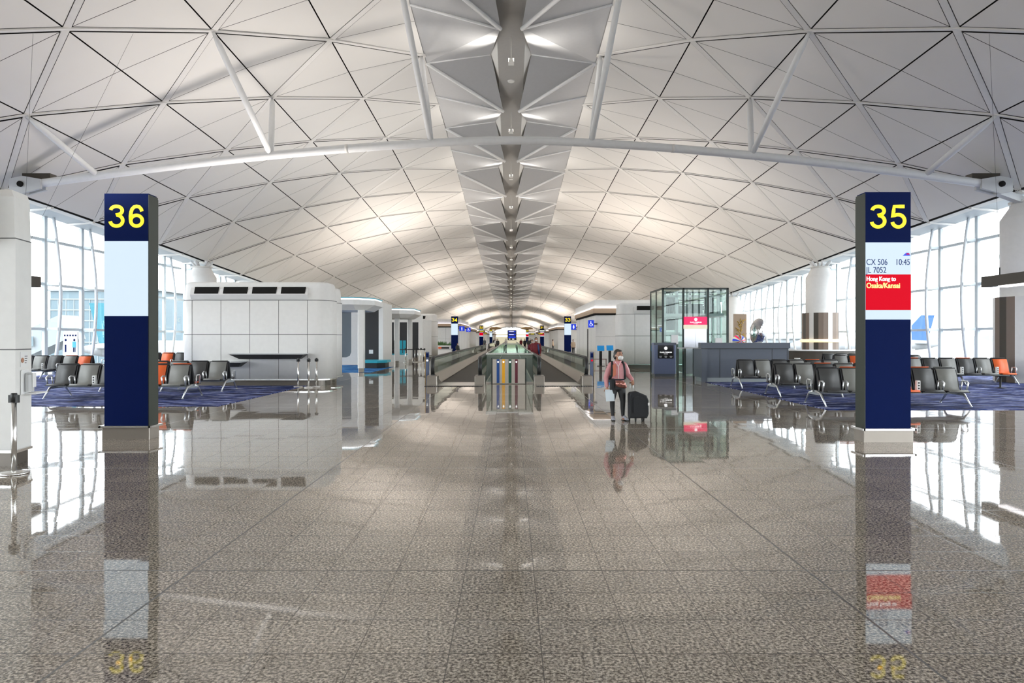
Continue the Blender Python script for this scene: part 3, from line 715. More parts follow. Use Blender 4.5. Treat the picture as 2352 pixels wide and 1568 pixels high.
# ------------------------------------------------------------------ moving walkways
CX = -.06
def walkway(xo, xi, y0, y1, label):
    sg = 1 if xi > xo else -1          # from outer to inner side
    t = thing('moving_walkway', label, 'moving walkway', ((xo+xi)/2, y0, 0))
    c = (xo+xi)/2; Lw = y1-y0; a, b = xo-c, xi-c
    lo, hi = min(a, b), max(a, b)
    bl = MB()
    bl.poly([(lo+.28, .9, .02), (hi-.18, .9, .02), (hi-.18, Lw-.5, .02), (lo+.28, Lw-.5, .02)]) if sg > 0 else bl.poly([(lo+.18, .9, .02), (hi-.28, .9, .02), (hi-.28, Lw-.5, .02), (lo+.18, Lw-.5, .02)])
    bl.build('belt', 'belt', t)
    MB().box(lo-.12, hi+.12, -1.15, .92, 0, .018).build('landing_plate', 'steel_l', t)
    g = MB()
    for j in range(34): xx = lo-.15+j*(hi-lo+.3)/34; g.loft([[(xx, -1.32, .0), (xx+.035, -1.32, 0), (xx+.06, -1.16, 0), (xx+.025, -1.16, 0)], [(xx, -1.32, .02), (xx+.035, -1.32, .02), (xx+.06, -1.16, .02), (xx+.025, -1.16, .02)]])
    g.build('grate_strip', 'nearblack', t)
    for xx, outer in ((a, True), (b, False)):
        s = 1 if (xx < 0) else -1       # towards the belt
        bal = MB()
        wd = .30 if outer else .2
        bal.prism_y([(xx-s*.12, 0), (xx-s*.12, .36), (xx+s*.06, .37), (xx+s*wd, .06), (xx+s*wd, 0)], .35, Lw-.3); bal.build('skirt', 'skirt', t)
        MB().bbox(xx-.2, xx+.2, -.35, .36, 0, .34, .03).build('newel_base', 'newel', t)
        MB().box(xx-.006, xx+.006, .1, Lw-.2, .36, 1.0).build('glass_panel', 'gglass', t)
        pts = [(xx, .08, .28), (xx, -.05, .36)]+[(xx, .25-.36*math.sin(PI*q/8), .67-.36*math.cos(PI*q/8)) for q in range(1, 8)]+[(xx, .33, 1.03), (xx, Lw/2, 1.03), (xx, Lw-.3, 1.03)]
        MB().tube(pts, [(.075, .045)]*len(pts), 8).build('handrail', 'black', t)
        MB().box(xx-.035, xx+.035, .3, Lw-.3, .955, 1.0).build('rail_track', 'steel_l', t)
    return t
walkway(CX-2.95, CX-1.13, 26.2, 82, 'left moving walkway with glass sides running away from the hall centre')
walkway(CX+2.95, CX+1.13, 26.2, 82, 'right moving walkway with two people riding on it')
walkway(CX-2.95, CX-1.13, 92, 150, 'second moving walkway further down on the left')
walkway(CX+2.95, CX+1.13, 92, 150, 'second moving walkway further down on the right')
def guard(y0, y1, label):
    t = thing('glass_barrier', label, 'glass barrier', (CX, y0, 0)); L_ = y1-y0
    m = MB(); m.box(-0.90, 0.90, -.006, .006, .04, 1.13); m.build('front_pane', 'gglass', t)
    for sx in (-1, 1):
        m = MB(); m.box(sx*0.90-.006, sx*0.90+.006, 0, L_, .04, 1.13); m.build('side_pane', 'gglass', t)
    m = MB(); m.box(-0.90, 0.90, L_-.006, L_+.006, .04, 1.13); m.build('back_pane', 'gglass', t)
    m = MB()
    m.bar((-0.93, 0, 1.15), (0.93, 0, 1.15), .05, .05); m.bar((-0.93, L_, 1.15), (0.93, L_, 1.15), .05, .05)
    for sx in (-1, 1): m.bar((sx*0.905, 0, 1.15), (sx*0.905, L_, 1.15), .05, .05)
    m.build('top_rail', 'steel_l', t)
    m = MB()
    for sx in (-1, 1): m.box(sx*0.90-.03, sx*0.90+.03, 0, L_, 0, .06)
    m.box(-0.90, 0.90, -.03, .03, 0, .06); m.build('base_rail', 'steel', t)
    return t
guard(26.65, 68.7, 'long glass barrier around the floor opening between the walkways')
guard(71, 84, 'dark framed glass barrier beyond the long floor opening')
t = thing('stripe_panel', 'waist high steel panel with blue, yellow, green and maroon ribbons between the walkways', 'panel', (-.09, 26.3, 0))
MB().bbox(-.64, .64, -.1, .1, .02, .96, .02).build('body', 'steel', t)
for px, c in ((1144, (18, 70, 140)), (1156.5, (235, 170, 20)), (1171.5, (25, 75, 55)), (1186, (95, 30, 45))):
    xx = fx(px, 26.2)+.09
    rb = B(xx-.055, xx+.055, -.108, -.1, .04, .95).build('ribbon', mat('ribbon', rgb(*c), .6), t)
    MB().tube([(xx, -.112, .85), (xx, -.108, .85)], .035, 12).build('icon', 'txt_white', rb)
for sx in (-1, 1): B(sx*.66-.015, sx*.66+.015, -.1, .1, 0, 1.0).build('edge_trim', 'greenframe', t)
for sx, lab in ((-1, 'grey walkway control post with yellow edge left of the left walkway'), (1, 'grey walkway control post with a red light right of the right walkway')):
    t = thing('control_post', lab, 'control post', (CX+sx*3.25, 27, 0))
    MB().bbox(-.07, .07, -.05, .05, 0, 1.22, .01).build('housing', 'kiosk', t); B(sx*.08-.008, sx*.08+.008, -.05, .05, 0, 1.2).build('edge_strip', 'yellow_strip', t)
    B(-.05, .05, -.056, -.05, 1.0, 1.17).build('display', 'navy', t)
    MB().tube([(0, -.07, .88), (0, -.05, .88)], .04, 12).build('lamp', 'screen_red' if sx > 0 else 'txt_white', t)

# ------------------------------------------------------------------ glass lift
D0 = 33.0; LX0, LX1 = fx(1521, D0), fx(1672, D0); LT = fz(661, D0)
t = thing('glass_lift', 'glass lift shaft with green tinted walls and steel doors right of the woman', 'lift', ((LX0+LX1)/2, D0, 0))
hw = (LX1-LX0)/2; dp = 2.7
for nm, bx in (('front_pane', (-hw, hw, -.01, .01)), ('back_pane', (-hw, hw, dp-.01, dp+.01)), ('side_pane', (-hw-.01, -hw+.01, 0, dp)), ('side_pane', (hw-.01, hw+.01, 0, dp))):
    B(*bx, .1, LT).build(nm, 'lglass', t)
m = MB()
for px in (1522.5, 1569.5, 1626, 1671):
    xx = fx(px, D0)-(LX0+LX1)/2; m.box(xx-.045, xx+.045, -.05, .04, 0, LT)
for yy in (dp/2, dp): m.box(-hw-.03, -hw+.03, yy-.03, yy+.03, 0, LT); m.box(hw-.03, hw+.03, yy-.03, yy+.03, 0, LT)
m.box(-hw, hw, -.05, .04, LT-.08, LT); m.box(-hw-.04, -hw+.04, 0, dp, LT-.08, LT); m.box(hw-.04, hw+.04, 0, dp, LT-.08, LT); m.box(-hw, hw, dp-.04, dp+.04, LT-.08, LT)
m.build('frame', 'greenframe', t)
m = MB(); zc = fz(723, D0)
m.box(-hw+.1, hw-.1, .3, dp-.2, zc-.08, zc+.08)
for xx in (-1.35, -.75, .78, 1.3): m.box(xx-.06, xx+.06, .5, .65, 0, LT-.1)
m.box(-hw+.1, hw-.1, .5, .62, fz(681, D0), fz(676, D0)); m.box(-1.35, -.6, .5, .6, fz(768, D0), fz(763, D0))
m.build('shaft_steelwork', 'lightgrey', t)
m = MB()
m.box(-1.15, -.65, .9, 1.5, zc+.05, zc+.95); m.box(-.55, -.15, 1.1, 1.7, zc+.05, zc+.5); m.box(.0, .65, 1.0, 1.7, zc+.08, zc+.55)
m.box(-1.12, -.62, .9, 1.6, fz(757, D0), fz(730, D0)); m.box(.85, 1.25, 1.2, 1.5, zc+.1, zc+1.1); m.box(.03, .12, 1.2, 1.35, zc, LT-.15)
for z in (.75, .55): m.box(-1.3, 1.3, 1.3, 1.36, zc+z, zc+z+.05)
for j in range(5): m.tube([(-1.1+.12*j, .8, zc+.05), (-1.0+.1*j, .85, zc+1.2-.1*j)], .03, 6)
m.build('hoist_machinery', 'nearblack', t)
dx0, dx1 = fx(1570, D0)-(LX0+LX1)/2, fx(1622, D0)-(LX0+LX1)/2
for q in (0, 1):
    a = dx0+(dx1-dx0)*q/2; B(a+.004, a+(dx1-dx0)/2-.004, -.10, -.06, .05, fz(755, D0)).build('door', 'doorsteel', t)
B(dx0-.02, dx1+.02, -.12, -.05, fz(755, D0), fz(746, D0)).build('light_panel', 'cream', t)
b_ = B(dx0, dx1, -.16, -.05, fz(745.5, D0), fz(727.5, D0)).build('lightbox', 'pink', t)
cxs = (dx0+dx1)/2
MB().tube([(cxs, -.175, fz(733.5, D0)), (cxs, -.16, fz(733.5, D0))], .075, 20).build('logo', 'txt_white', b_)
text('PLAZA PREMIUM', .075, cxs, -.165, fz(741.3, D0), 'txt_white', b_, align='CENTER', bold=.001)
text('LOUNGE', .05, cxs, -.165, fz(744.3, D0), 'txt_white', b_, align='CENTER')
for px, a, b2 in ((1549, 769, 790), (1650, 776, 790)):
    xx = fx(px, D0)-(LX0+LX1)/2; n_ = B(xx-.17, xx+.17, -.075, -.055, fz(b2, D0), fz(a, D0)).build('notice', 'mask', t)
# kiosk
D1 = 31.4; kx = fx(1527.5, D1)
t = thing('sign_kiosk', 'blue grey box kiosk with a black lounge screen in front of the lift', 'kiosk', (kx, D1, 0))
MB().bbox(-.5, .5, 0, .6, .12, fz(787, D1), .02).build('body', 'kiosk', t); B(-.46, .46, .04, .56, 0, .12).build('plinth', 'desk', t)
B(-.515, .515, -.015, .02, fz(794, D1)+.04, fz(787, D1)+.0).build('top_band', 'desk', t)
s_ = B(fx(1511, D1)-kx, fx(1547, D1)-kx, -.02, 0, fz(823, D1), fz(792.5, D1)).build('screen', 'blackscreen', t)
xs = fx(1529, D1)-kx
MB().tube([(xs, -.03, fz(799.5, D1)), (xs, -.02, fz(799.5, D1))], .075, 20).build('logo', 'txt_white', s_)
text('PLAZA PREMIUM', .075, xs, -.024, fz(810, D1), 'txt_white', s_, align='CENTER', bold=.001)
text('LOUNGE', .045, xs, -.024, fz(813.3, D1), 'txt_white', s_, align='CENTER')
for q in (-.24, 0, .24):
    B(xs+q-.06, xs+q+.06, -.023, -.02, fz(818.5, D1), fz(817.5, D1)).build('caption', 'lightgrey', s_); B(xs+q-.05, xs+q+.05, -.023, -.02, fz(821.5, D1), fz(820.5, D1)).build('caption', 'lightgrey', s_)
# glass gate between kiosk and desk
D2 = 28.8; t = thing('glass_gate', 'chest high glass screen on dark posts between kiosk and slate desk', 'barrier', (fx(1583, D2), D2, 0)); gx = fx(1583, D2)
for px in (1557, 1573.5, 1593, 1607):
    xx = fx(px, D2)-gx; B(xx-.03, xx+.03, -.03, .03, 0, 1.33).build('post', 'greenframe', t)
B(fx(1556, D2)-gx, fx(1608, D2)-gx, -.006, .006, .1, 1.30).build('pane', 'gglass', t)
B(fx(1556, D2)-gx, fx(1609, D2)-gx, -.05, .05, 1.32, 1.37).build('top_ledge', 'lightgrey', t)
# reception desk
D3 = 27.5; ax, bx = fx(1611, D3), fx(1812, D3)
t = thing('reception_desk', 'long slate grey reception desk with pale plinth right of the lift', 'desk', ((ax+bx)/2, D3, 0)); hw = (bx-ax)/2
B(-hw+.08, hw-.08, .02, 1.1, 0, .17).build('plinth', 'desk_l', t)
m = MB(); m.box(-hw, hw, .03, 1.2, .17, 1.33); m.box(-hw-.0, -hw+.22, -.06, .03, .0, 1.33); m.build('body', 'desk', t)
B(-hw-.03, hw+.03, -.07, .35, 1.35, fz(787, D3)).build('upper_ledge', 'desk', t)
m = MB()
for px in (1619, 1654, 1774, 1809): xx = fx(px, D3)-(ax+bx)/2; m.box(xx-.008, xx+.008, .022, .031, .17, 1.34)
m.box(-hw, hw, .0, .03, 1.33, 1.352); m.build('seam', 'black', t)
# curved bar counter round the striped column
D4 = 40.5; t = thing('bar_counter', 'white topped curved bar counter with dark front around the striped column', 'counter', (19.0, D4+2.5, 0))
m = MB(); arc = [(2.75*math.cos(a), 2.4*math.sin(a)) for a in [PI+PI*j/20 for j in range(21)]]
def strip(rx, z0, z1, r0=1.0, r1=1.06):
    m = MB(); m.sm = False; r_ = []
    m.loft([[(x*r0, y*r0, z) for x, y in arc]+[(x*r1, y*r1, z) for x, y in arc[::-1]] for z in (z0, z1)]); return m
strip(0, .0, 1.0, .96, 1.0).build('front', 'taupe_d', t); strip(0, 1.0, 1.08, .88, 1.05).build('worktop', 'mask', t); strip(0, .25, .36, 1.0, 1.03).build('kick_band', 'orange', t)
strip(0, .0, .1, 1.0, 1.04).build('foot_band', 'midgrey', t)
for q in (6, 9, 12): 
    x_, y_ = arc[q]; MB().lathe([(.13, 0), (.02, .03), (.02, .52), (.17, .55), (.17, .58)], x_*1.22, y_*1.22, 14).build('stool', 'mask', t)
t = thing('bar_lamp_ring', 'warm glowing light ring around the striped column above the bar', 'lamp', (20.2, 44.6, 0))
MB().lathe([(1.16, 1.50), (1.24, 1.54), (1.24, 1.66), (1.16, 1.70)], 0, 0, 32).build('ring', mat('warm_ring', (1, .8, .55), .4, em=(1, .72, .42), es=1.0), t)
# art works
t = thing('mirror_sculpture', 'upright mirrored egg sculpture behind the slate desk', 'sculpture', (fx(1741, 36), 36, 0))
rot = Matrix.Rotation(.12, 3, 'Y')
MB().lathe([(.3, 0), (.34, .04), (.34, 1.45), (.3, 1.5)], 0, 0, 20).build('pedestal', 'white', t)
e_ = MB().ell((0, 0, 2.1), (.42, .36, .72), 28, 18, rot); o = e_.build('egg', mat('broken_mirror', (.75, .75, .75), .08, metal=1, bump=1.0, scale=7), t)
t = thing('beach_ball_sculpture', 'small striped colourful ball sculpture left of the mirrored egg', 'sculpture', (fx(1697, 37), 37, 0))
m = MB(); cols = ['pink', 'cream', 'bluesign', 'mask', 'orange', 'mask']
n = 18
for j in range(n):
    m.use(cols[j % 6])
    a0, a1 = 2*PI*j/n, 2*PI*(j+1)/n
    for i in range(8):
        t0, t1 = PI*i/8, PI*(i+1)/8; P_ = lambda th, a: (.34*math.sin(th)*math.cos(a), .34*math.cos(th), 1.62+.34*math.sin(th)*math.sin(a))
        m.poly([P_(t0, a0), P_(t1, a0), P_(t1, a1), P_(t0, a1)])
m.build('ball', None, t); MB().lathe([(.28, 0), (.28, 1.28), (.2, 1.3)], 0, 0, 16).build('pedestal', 'white', t)
t = thing('framed_picture', 'tall picture with golden branches between lift and column', 'picture', (fx(1697, 39), 39, 0))
B(-.3, .45, 0, .06, 1.2, 3.15).build('panel', 'tan', t)
m = MB()
for j in range(26): m.tube([(.1, -.01, 1.2+j*.06), (.1+random.uniform(-.34, .3), -.015, 1.3+j*.06+random.uniform(0, .2))], [.012, .03], 5)
m.box(.09, .11, -.02, 0, 1.2, 2.9); m.build('branches', mat('gold', (.6, .38, .08), .4, metal=.4), t); B(-.3, .45, .0, .1, 0, 1.2).build('stand', 'white', t)

# ------------------------------------------------------------------ shops, right side
def block(name, label, x0, x1, y0, y1, h, sgn, cat='shop unit', lilac=False, col='white'):
    t = thing(name, label, cat, (x0 if sgn > 0 else x1, y0, 0)); bx_ = x0 if sgn > 0 else x1
    a, b = x0-bx_, x1-bx_; L_ = y1-y0
    B(a, b, 0, L_, 0, h*.76).build('wall', col, t)
    e = .35
    def ring(d0, z0, z1, m_, nm): 
        B(a-(d0 if sgn > 0 else 0), b+(0 if sgn > 0 else d0), -d0, L_+d0, z0, z1).build(nm, m_, t)
    ring(.06, h*.76, h*.79, 'dark', 'shadow_gap'); ring(.16, h*.79, h*.87, 'tan', 'timber_band')
    ring(.2, h*.87, h*.885, 'led_lilac' if lilac else 'led', 'light_strip'); ring(.1, h*.885, h, 'white', 'cornice')
    s = MB()
    for q in range(1, 4): s.box(a+(b-a)*q/4-.008, a+(b-a)*q/4+.008, -.003, 0, .1, h*.76)
    for q in range(1, 5):
        y_ = L_*q/5; xx = a if sgn > 0 else b; s.box(xx-.003, xx+.003, y_-.01, y_+.01, .1, h*.76)
    s.box(a-.003, b+.003, -.003, 0, h*.42, h*.42+.012); s.build('seam', 'seam', t)
    return t
block('shop_block', 'white washroom block with a lit timber cornice right of gate 33', 5.95, 12, 48, 62, 4.45, 1)
block('shop_block', 'white and tan shop block with lilac light strip behind gate 34', -12.5, -6.05, 80, 95, 4.0, -1, lilac=True)
block('shop_block', 'distant pale shop block beyond gate 34 on the left', -12.5, -6.6, 108, 128, 3.9, -1)
block('shop_block', 'distant pale shop block beyond gate 33 on the right', 6.6, 12.5, 96, 118, 3.9, 1)
block('shop_block', 'very distant pale shop block on the left past gate 32', -12.5, -6.4, 150, 180, 3.9, -1)
block('shop_block', 'very distant pale shop block on the right past gate 31', 6.4, 12.5, 145, 175, 3.9, 1)
block('shop_block', 'farthest lit shop block on the left side', -14, -5.5, 210, 250, 3.9, -1)
block('shop_block', 'farthest lit shop block on the right side', 5.5, 14, 210, 250, 3.9, 1)
def hang_sign(px, py0, py1, pw, d, label, kind, br=.05, by=.62):
    t = thing('hanging_sign', label, 'sign', (fx(px, d), d, 0)); z0, z1 = fz(py1, d), fz(py0, d); w = pw/F*d/2
    MB().bbox(-w, w, -.06, .06, z0, z1, .01).build('box', 'bluesign', t)
    B(min(0, br), max(0, br), .06, by, (z0+z1)/2-.04, (z0+z1)/2+.04).build('bracket', 'nearblack', t)
    m = MB(); zc = (z0+z1)/2; s = (z1-z0)/2
    if kind == 'wheel':
        m.ell((-.08*s, -.07, zc+.55*s), (.13*s, .01, .13*s), 10, 6); m.bar((-.08*s, -.068, zc+.4*s), (-.02*s, -.068, zc-.05*s), .02, .14*s, (1,0,0)); m.bar((-.02*s, -.068, zc-.02*s), (.35*s, -.068, zc-.05*s), .02, .12*s); m.bar((.3*s, -.068, zc), (.45*s, -.068, zc-.4*s), .02, .12*s, (1,0,0))
        m.tube([(-.05*s+.34*s*math.cos(a), -.068, zc-.25*s+.34*s*math.sin(a)) for a in [PI*.6+j*PI*1.3/12 for j in range(13)]], .05*s, 6)
    elif kind == 'woman':
        m.ell((0, -.07, zc+.6*s), (.14*s, .01, .14*s), 10, 6); m.prism_y([(-.15*s, zc+.4*s), (.15*s, zc+.4*s), (.32*s, zc-.25*s), (-.32*s, zc-.25*s)], -.075, -.06); m.box(-.12*s, -.03*s, -.075, -.06, zc-.7*s, zc-.2*s); m.box(.03*s, .12*s, -.075, -.06, zc-.7*s, zc-.2*s)
    else:
        m.ell((0, -.07, zc+.6*s), (.14*s, .01, .14*s), 10, 6); m.box(-.17*s, .17*s, -.075, -.06, zc-.15*s, zc+.4*s); m.box(-.14*s, -.02*s, -.075, -.06, zc-.75*s, zc-.1*s); m.box(.02*s, .14*s, -.075, -.06, zc-.75*s, zc-.1*s)
    m.build('pictogram', 'txt_white', t); return t
hang_sign(1357.5, 735, 752, 13, 47.4, 'blue hanging sign with a white wheelchair symbol', 'wheel', .45)
hang_sign(1317.5, 744, 757, 11, 61.2, 'blue hanging sign with a white woman symbol beside gate 33', 'woman', .36, .2)
hang_sign(1061, 749, 760, 12, 79, 'dark blue hanging washroom sign beside gate 34', 'man', -.45, 1.02)
hang_sign(1076, 752, 762, 10, 92, 'blue washroom and wheelchair sign right of the gate 34 washroom sign', 'wheel', -.25, .2)
for px, d, lab in ((1350, 47, 'thin black information pole beside the right washroom block'),):
    t = thing('information_pole', lab, 'pole', (fx(px, d), d, 0)); B(-.03, .03, -.05, .05, 0, fz(755, d)).build('pole', 'nearblack', t); MB().lathe([(.2, 0), (.2, .02)], 0, 0, 16).build('foot', 'nearblack', t)
# check in kiosks
for px, d, lab in ((1380, 43.2, 'blue screened self service terminal by the white pod, left one'), (1401, 44.4, 'blue screened self service terminal by the white pod, right one behind the woman')):
    t = thing('self_service_terminal', lab, 'terminal', (fx(px, d), d, 0)); B(-.08, .08, 0, .2, 0, .95).build('stand', 'nearblack', t)
    MB().prism_x([(-.02, .98), (.02, .96), (.12, 1.3), (.06, 1.3)], -.22, .22).build('screen', mat('screen_blue', rgb(20, 120, 180), .4, em=rgb(20, 120, 180), es=.6), t)
    MB().lathe([(.25, 0), (.25, .02)], 0, 0, 16).build('foot', 'nearblack', t)
o = MB().box(fx(1365, 44), fx(1398, 44), 44.9, 45.0, .35, .42).box(fx(1365, 44), fx(1365, 44)+.06, 44.9, 45, 0, .4).box(fx(1398, 44)-.06, fx(1398, 44), 44.9, 45, 0, .4).build('low_rail', mat('rose_rail', (.5, .36, .36), .4)); tag(o, 'low rose coloured rail between walkway and white pod', 'rail')

# ------------------------------------------------------------------ shops, left side
def canopy(x0, x1, y0, y1, z0, z1, label):
    t = thing('canopy', label, 'canopy', ((x0+x1)/2, y0, 0)); h = (x1-x0)/2; L_ = y1-y0; c = .9
    def poly(i): return [(-h, i), (h-c, i), (h-i, c), (h-i, L_-c), (h-c, L_-i), (-h, L_-i)]
    zm = z0+(z1-z0)*.42
    MB().loft([[(x, y, z0) for x, y in poly(.45)], [(x, y, zm) for x, y in poly(.0)], [(x, y, z1-.12) for x, y in poly(0)]]).build('shell', 'white2', t)
    MB().loft([[(x, y, z) for x, y in poly(.06)] for z in (z1-.12, z1-.05)]).build('light_strip', 'led', t)
    MB().loft([[(x, y, z) for x, y in poly(.0)] for z in (z1-.05, z1)]).build('edge', 'teal', t)
    return t
canopy(fx(700, 35), fx(864, 35.8), 34.5, 38.5, fz(712, 35), fz(683, 35), 'nearer white canopy with a glowing teal edge on the left')
canopy(fx(820, 47), fx(955, 47), 45.5, 50.5, fz(730, 46), fz(708, 46), 'farther white canopy with a glowing teal edge on the left')
for px, d, zt, lab in ((828.5, 35, fz(711, 35), 'square white pillar under the nearer canopy'), (911, 46.5, fz(729, 46.5), 'slim white pillar under the farther canopy, front one'), (941, 50, fz(731, 50), 'slim white pillar under the farther canopy, rear one')):
    t = thing('pillar', lab, 'pillar', (fx(px, d), d, 0)); w = .16
    MB().bbox(-w, w, 0, .32, .22, zt, .03).build('shaft', 'white2', t); MB().bbox(-w+.03, w-.03, .03, .29, 0, .22, .02).build('plinth', 'steel', t)
t = thing('shop_portal', 'white rounded portal with a grey panel behind the nearer canopy', 'shop front', (-11.5, 45.2, 0))
B(-2.5, .95, 0, .2, .5, 3.7).build('panel', 'midgrey', t)
m = MB(); m.box(.95, 1.45, -.15, .3, 0, 4.0); m.box(-2.5, .95, -.15, .3, 0, .5); m.box(-2.5, .95, -.15, .3, 3.6, 4.0); m.prism_y([(.95, .5), (.6, .5), (.85, .6), (.95, .85)], -.15, .2); m.build('frame', 'white', t)
m = thing('shop_wall', 'tall near black shop wall with a rounded white frame', 'shop wall', (-8.6, 42, 0))
B(-.55, .45, .05, 3, 0, 3.75).build('panel', 'nearblack', m)
q = MB(); q.box(.45, .72, 0, 3.1, .3, 3.95); q.box(-.1, .5, 0, 3.1, 3.75, 3.98); q.build('frame', 'white', m)
o = B(-8.75, -8.5, 42.03, 42.045, fz(812, 42), fz(803, 42)).build('notice', 'mask'); tag(o, 'white paper notice taped on the near black shop wall', 'notice')
t = thing('display_platform', 'low platform with teal top in front of the near black wall', 'platform', (-8.1, 39.8, 0))
MB().prism([(-.7, 0), (.3, 0), (.75, .6), (.75, 1.9), (-.7, 1.9)], .32, .46).build('top', 'teal', t); MB().prism([(-.6, .1), (.25, .1), (.65, .65), (.65, 1.8), (-.6, 1.8)], 0, .32).build('base', 'nearblack', t)
t = thing('shop_facade', 'white framed shop front with three dark openings under the farther canopy', 'shop front', (-9, 55, 0))
xs_ = [fx(p, 55)+9 for p in (876, 905, 918, 935, 945, 961)]
for i in range(3): B(xs_[2*i], xs_[2*i+1], .02, .12, .55 if i < 2 else .2, fz(740, 55)).build('opening', 'nearblack', t)
m = MB(); z1 = fz(740, 55); z2 = fz(732, 55); m.box(xs_[0]-.4, xs_[5]+.35, 0, .1, z1, z2+.35)
for a, b in ((xs_[1], xs_[2]), (xs_[3], xs_[4]), (xs_[5], xs_[5]+.35)): m.box(a, b, 0, .1, 0, z1)
m.box(xs_[0], xs_[3], 0, .1, 0, .55); m.build('frame', 'white', t)
t = thing('shop_counter', 'white counter with teal top and dark screens behind the queue posts', 'counter', (-9.2, 50, 0))
B(-.5, 1.5, .3, 1.1, 0, .55).build('body', 'white', t); B(-.55, 1.55, .25, 1.1, .55, .62).build('top', 'teal', t)
for q, w in ((.55, .16), (1.0, .14), (1.3, .1)): MB().box(q-w, q+w, .5, .55, .62, 1.6).build('screen', 'nearblack' if q < .9 else 'teal', t)
# service door and trolley details on the pod by gate 34
o = MB().box(fx(967, 57.7), fx(991, 57.7), 57.74, 57.8, .35, fz(735, 57.7)).build('service_door', 'white2'); tag(o, 'flush white service door in the pod left of gate 34', 'door')
# planters and seats in front of the gate 34 block
t = thing('planter', 'long planter of bright green leaves behind gate column 34', 'planter', (fx(1019, 79), 78.6, 0))
B(-.9, .9, 0, .5, 0, .95).build('trough', 'white', t)
m = MB()
for j in range(90):
    a = random.uniform(-.9, .9); y_ = random.uniform(.05, .45); h_ = random.uniform(.15, .55); q = random.uniform(-.12, .12)
    m.poly([(a-.04, y_, .95), (a+.04, y_, .95), (a+q+.03, y_+.04, .95+h_*.6), (a+q*1.6, y_, .95+h_), (a+q-.03, y_+.02, .95+h_*.6)])
m.build('leaves', 'green', t)
for px, c, lab in ((1010, 'orange', 'small orange seat in front of the planter'), (1022, 'nearblack', 'dark sofa in front of the planter')):
    t = thing('sofa', lab, 'sofa', (fx(px, 76), 76, 0)); w = .2 if c == 'orange' else .45
    MB().bbox(-w, w, -.3, .3, .12, .42, .04).build('seat', c, t); MB().bbox(-w, w, .2, .32, .4, .8, .04).build('backrest', c, t); B(-w+.05, w-.05, -.2, .2, 0, .12).build('plinth', 'black', t)
t = thing('counter', 'white service counter in front of the gate 34 shops', 'counter', (fx(1022, 70), 70, 0)); MB().bbox(-.9, .7, 0, .6, 0, .62, .04).build('body', 'white2', t); B(-.95, .75, -.04, .64, .62, .68).build('top', 'lightgrey', t)
# far centre: departure board, timber roof forms, litter of small signs
t = thing('flight_board', 'blue hanging information board in the far centre of the hall', 'information board', (fx(1176, 95), 95, 0))
MB().bbox(-.62, .62, 0, .3, fz(781, 95)+.0, fz(758, 95), .03).build('housing', 'nearblack', t)
m = MB(); 
for a, b in ((759.5, 763), (766, 770), (772, 776)): m.box(-.5, .5, -.02, 0, fz(b, 95), fz(a, 95))
m.build('screen', 'bluesign', t)
m = MB()
for a in (761.2, 768): m.box(-.4, .25, -.03, -.02, fz(a+.6, 95), fz(a-.6, 95))
m.box(-.42, -.25, -.03, 0, fz(779.3, 95), fz(777.6, 95)); m.box(.0, .3, -.03, 0, fz(779.3, 95), fz(777.6, 95)); m.build('lettering', 'txt_white', t)
MB().tube([(0, .15, fz(758, 95)), (0, .15, S(0, 95, .25).z)], .03, 8).build('hanger', 'nearblack', t)
for sx, lab in ((-1, 'left'), (1, 'right')):
    d = 230; m = MB().use('cream')
    cx = sx*5.0
    m.use('tan2').prism_y([(cx-sx*2.2, 4.9), (cx-sx*.6, 5.3), (cx+sx*1, 5.2), (cx+sx*1.9, 4.6), (cx, 4.4), (cx-sx*1.6, 4.6)], 0, 3)
    o = m.build('timber_canopy', None, None, (0, d-22, 0)); tag(o, 'distant brown timber canopy on the %s of the far centre' % lab, 'canopy')
    c = B(-.1, .1, 2.9, 3.1, 0, 4.3).build('post', 'tan', o, (cx, 0, 0))
t = thing('shop_facade', 'warm glowing shop front at the far end of the hall', 'shop front', (0, 262, 0))
B(-7, 7, 0, 1, 0, 3.4).build('wall', 'cream', t); B(-7, 7, -.1, 0, 2.4, 2.9).build('light_strip', 'led', t)
rs = random.Random(3)
for j in range(9):
    sx = -1 if j % 2 else 1; d = 104+j*12; x_ = sx*rs.uniform(4.2, 6.3); z_ = rs.uniform(2.6, 3.2)
    o = B(-.55, .55, -.05, .05, -.16, .16).build('direction_sign', 'nearblack', None, (x_, d, z_))
    B(-.4, .4, -.06, -.05, -.05, .05).build('lettering', 'yellow' if j % 3 else 'txt_white', o)
    zt = ceil_z(x_, d)-z_; MB().box(-.005, .005, -.005, .005, .16, zt).build('hanger', 'nearblack', o)
    tag(o, 'small dark overhead direction sign in the far hall', 'sign', 'far overhead direction signs')

# hanging gate bars near the left and right
for sgn, lab in ((1, 'long dark hanging sign bar with a white light strip at the right edge'), (-1, 'dark hanging sign bar just showing behind the left edge pod')):
    t = thing('hanging_sign_bar', lab, 'hanging sign', (sgn*14.6, 21, 0)); z = 3.32
    B(-.14, .14, -6, 0, z, z+.32).build('bar', 'taupe_d', t); B(-.12, .12, -6, -.7, z-.05, z).build('light_strip', 'led', t)
    for yy in (-.6,):
        zt = EYE+8.9
        MB().tube([(0, yy, z+.32), (0, yy, z+.55)], .02, 6).tube([(0, yy, z+.5), (sgn*-.1, yy+.3, ceil_z(14.5, 21)-.05)], .004, 5).build('cable', 'nearblack', t)
o = MB().tube([(-14.6, 20.3, 4.05), (-11.9, 21.5, EYE+9.6)], .004, 5).build('cable', 'nearblack'); tag(o, 'thin dark suspension cable slanting up to the roof behind gate 36', 'cable')
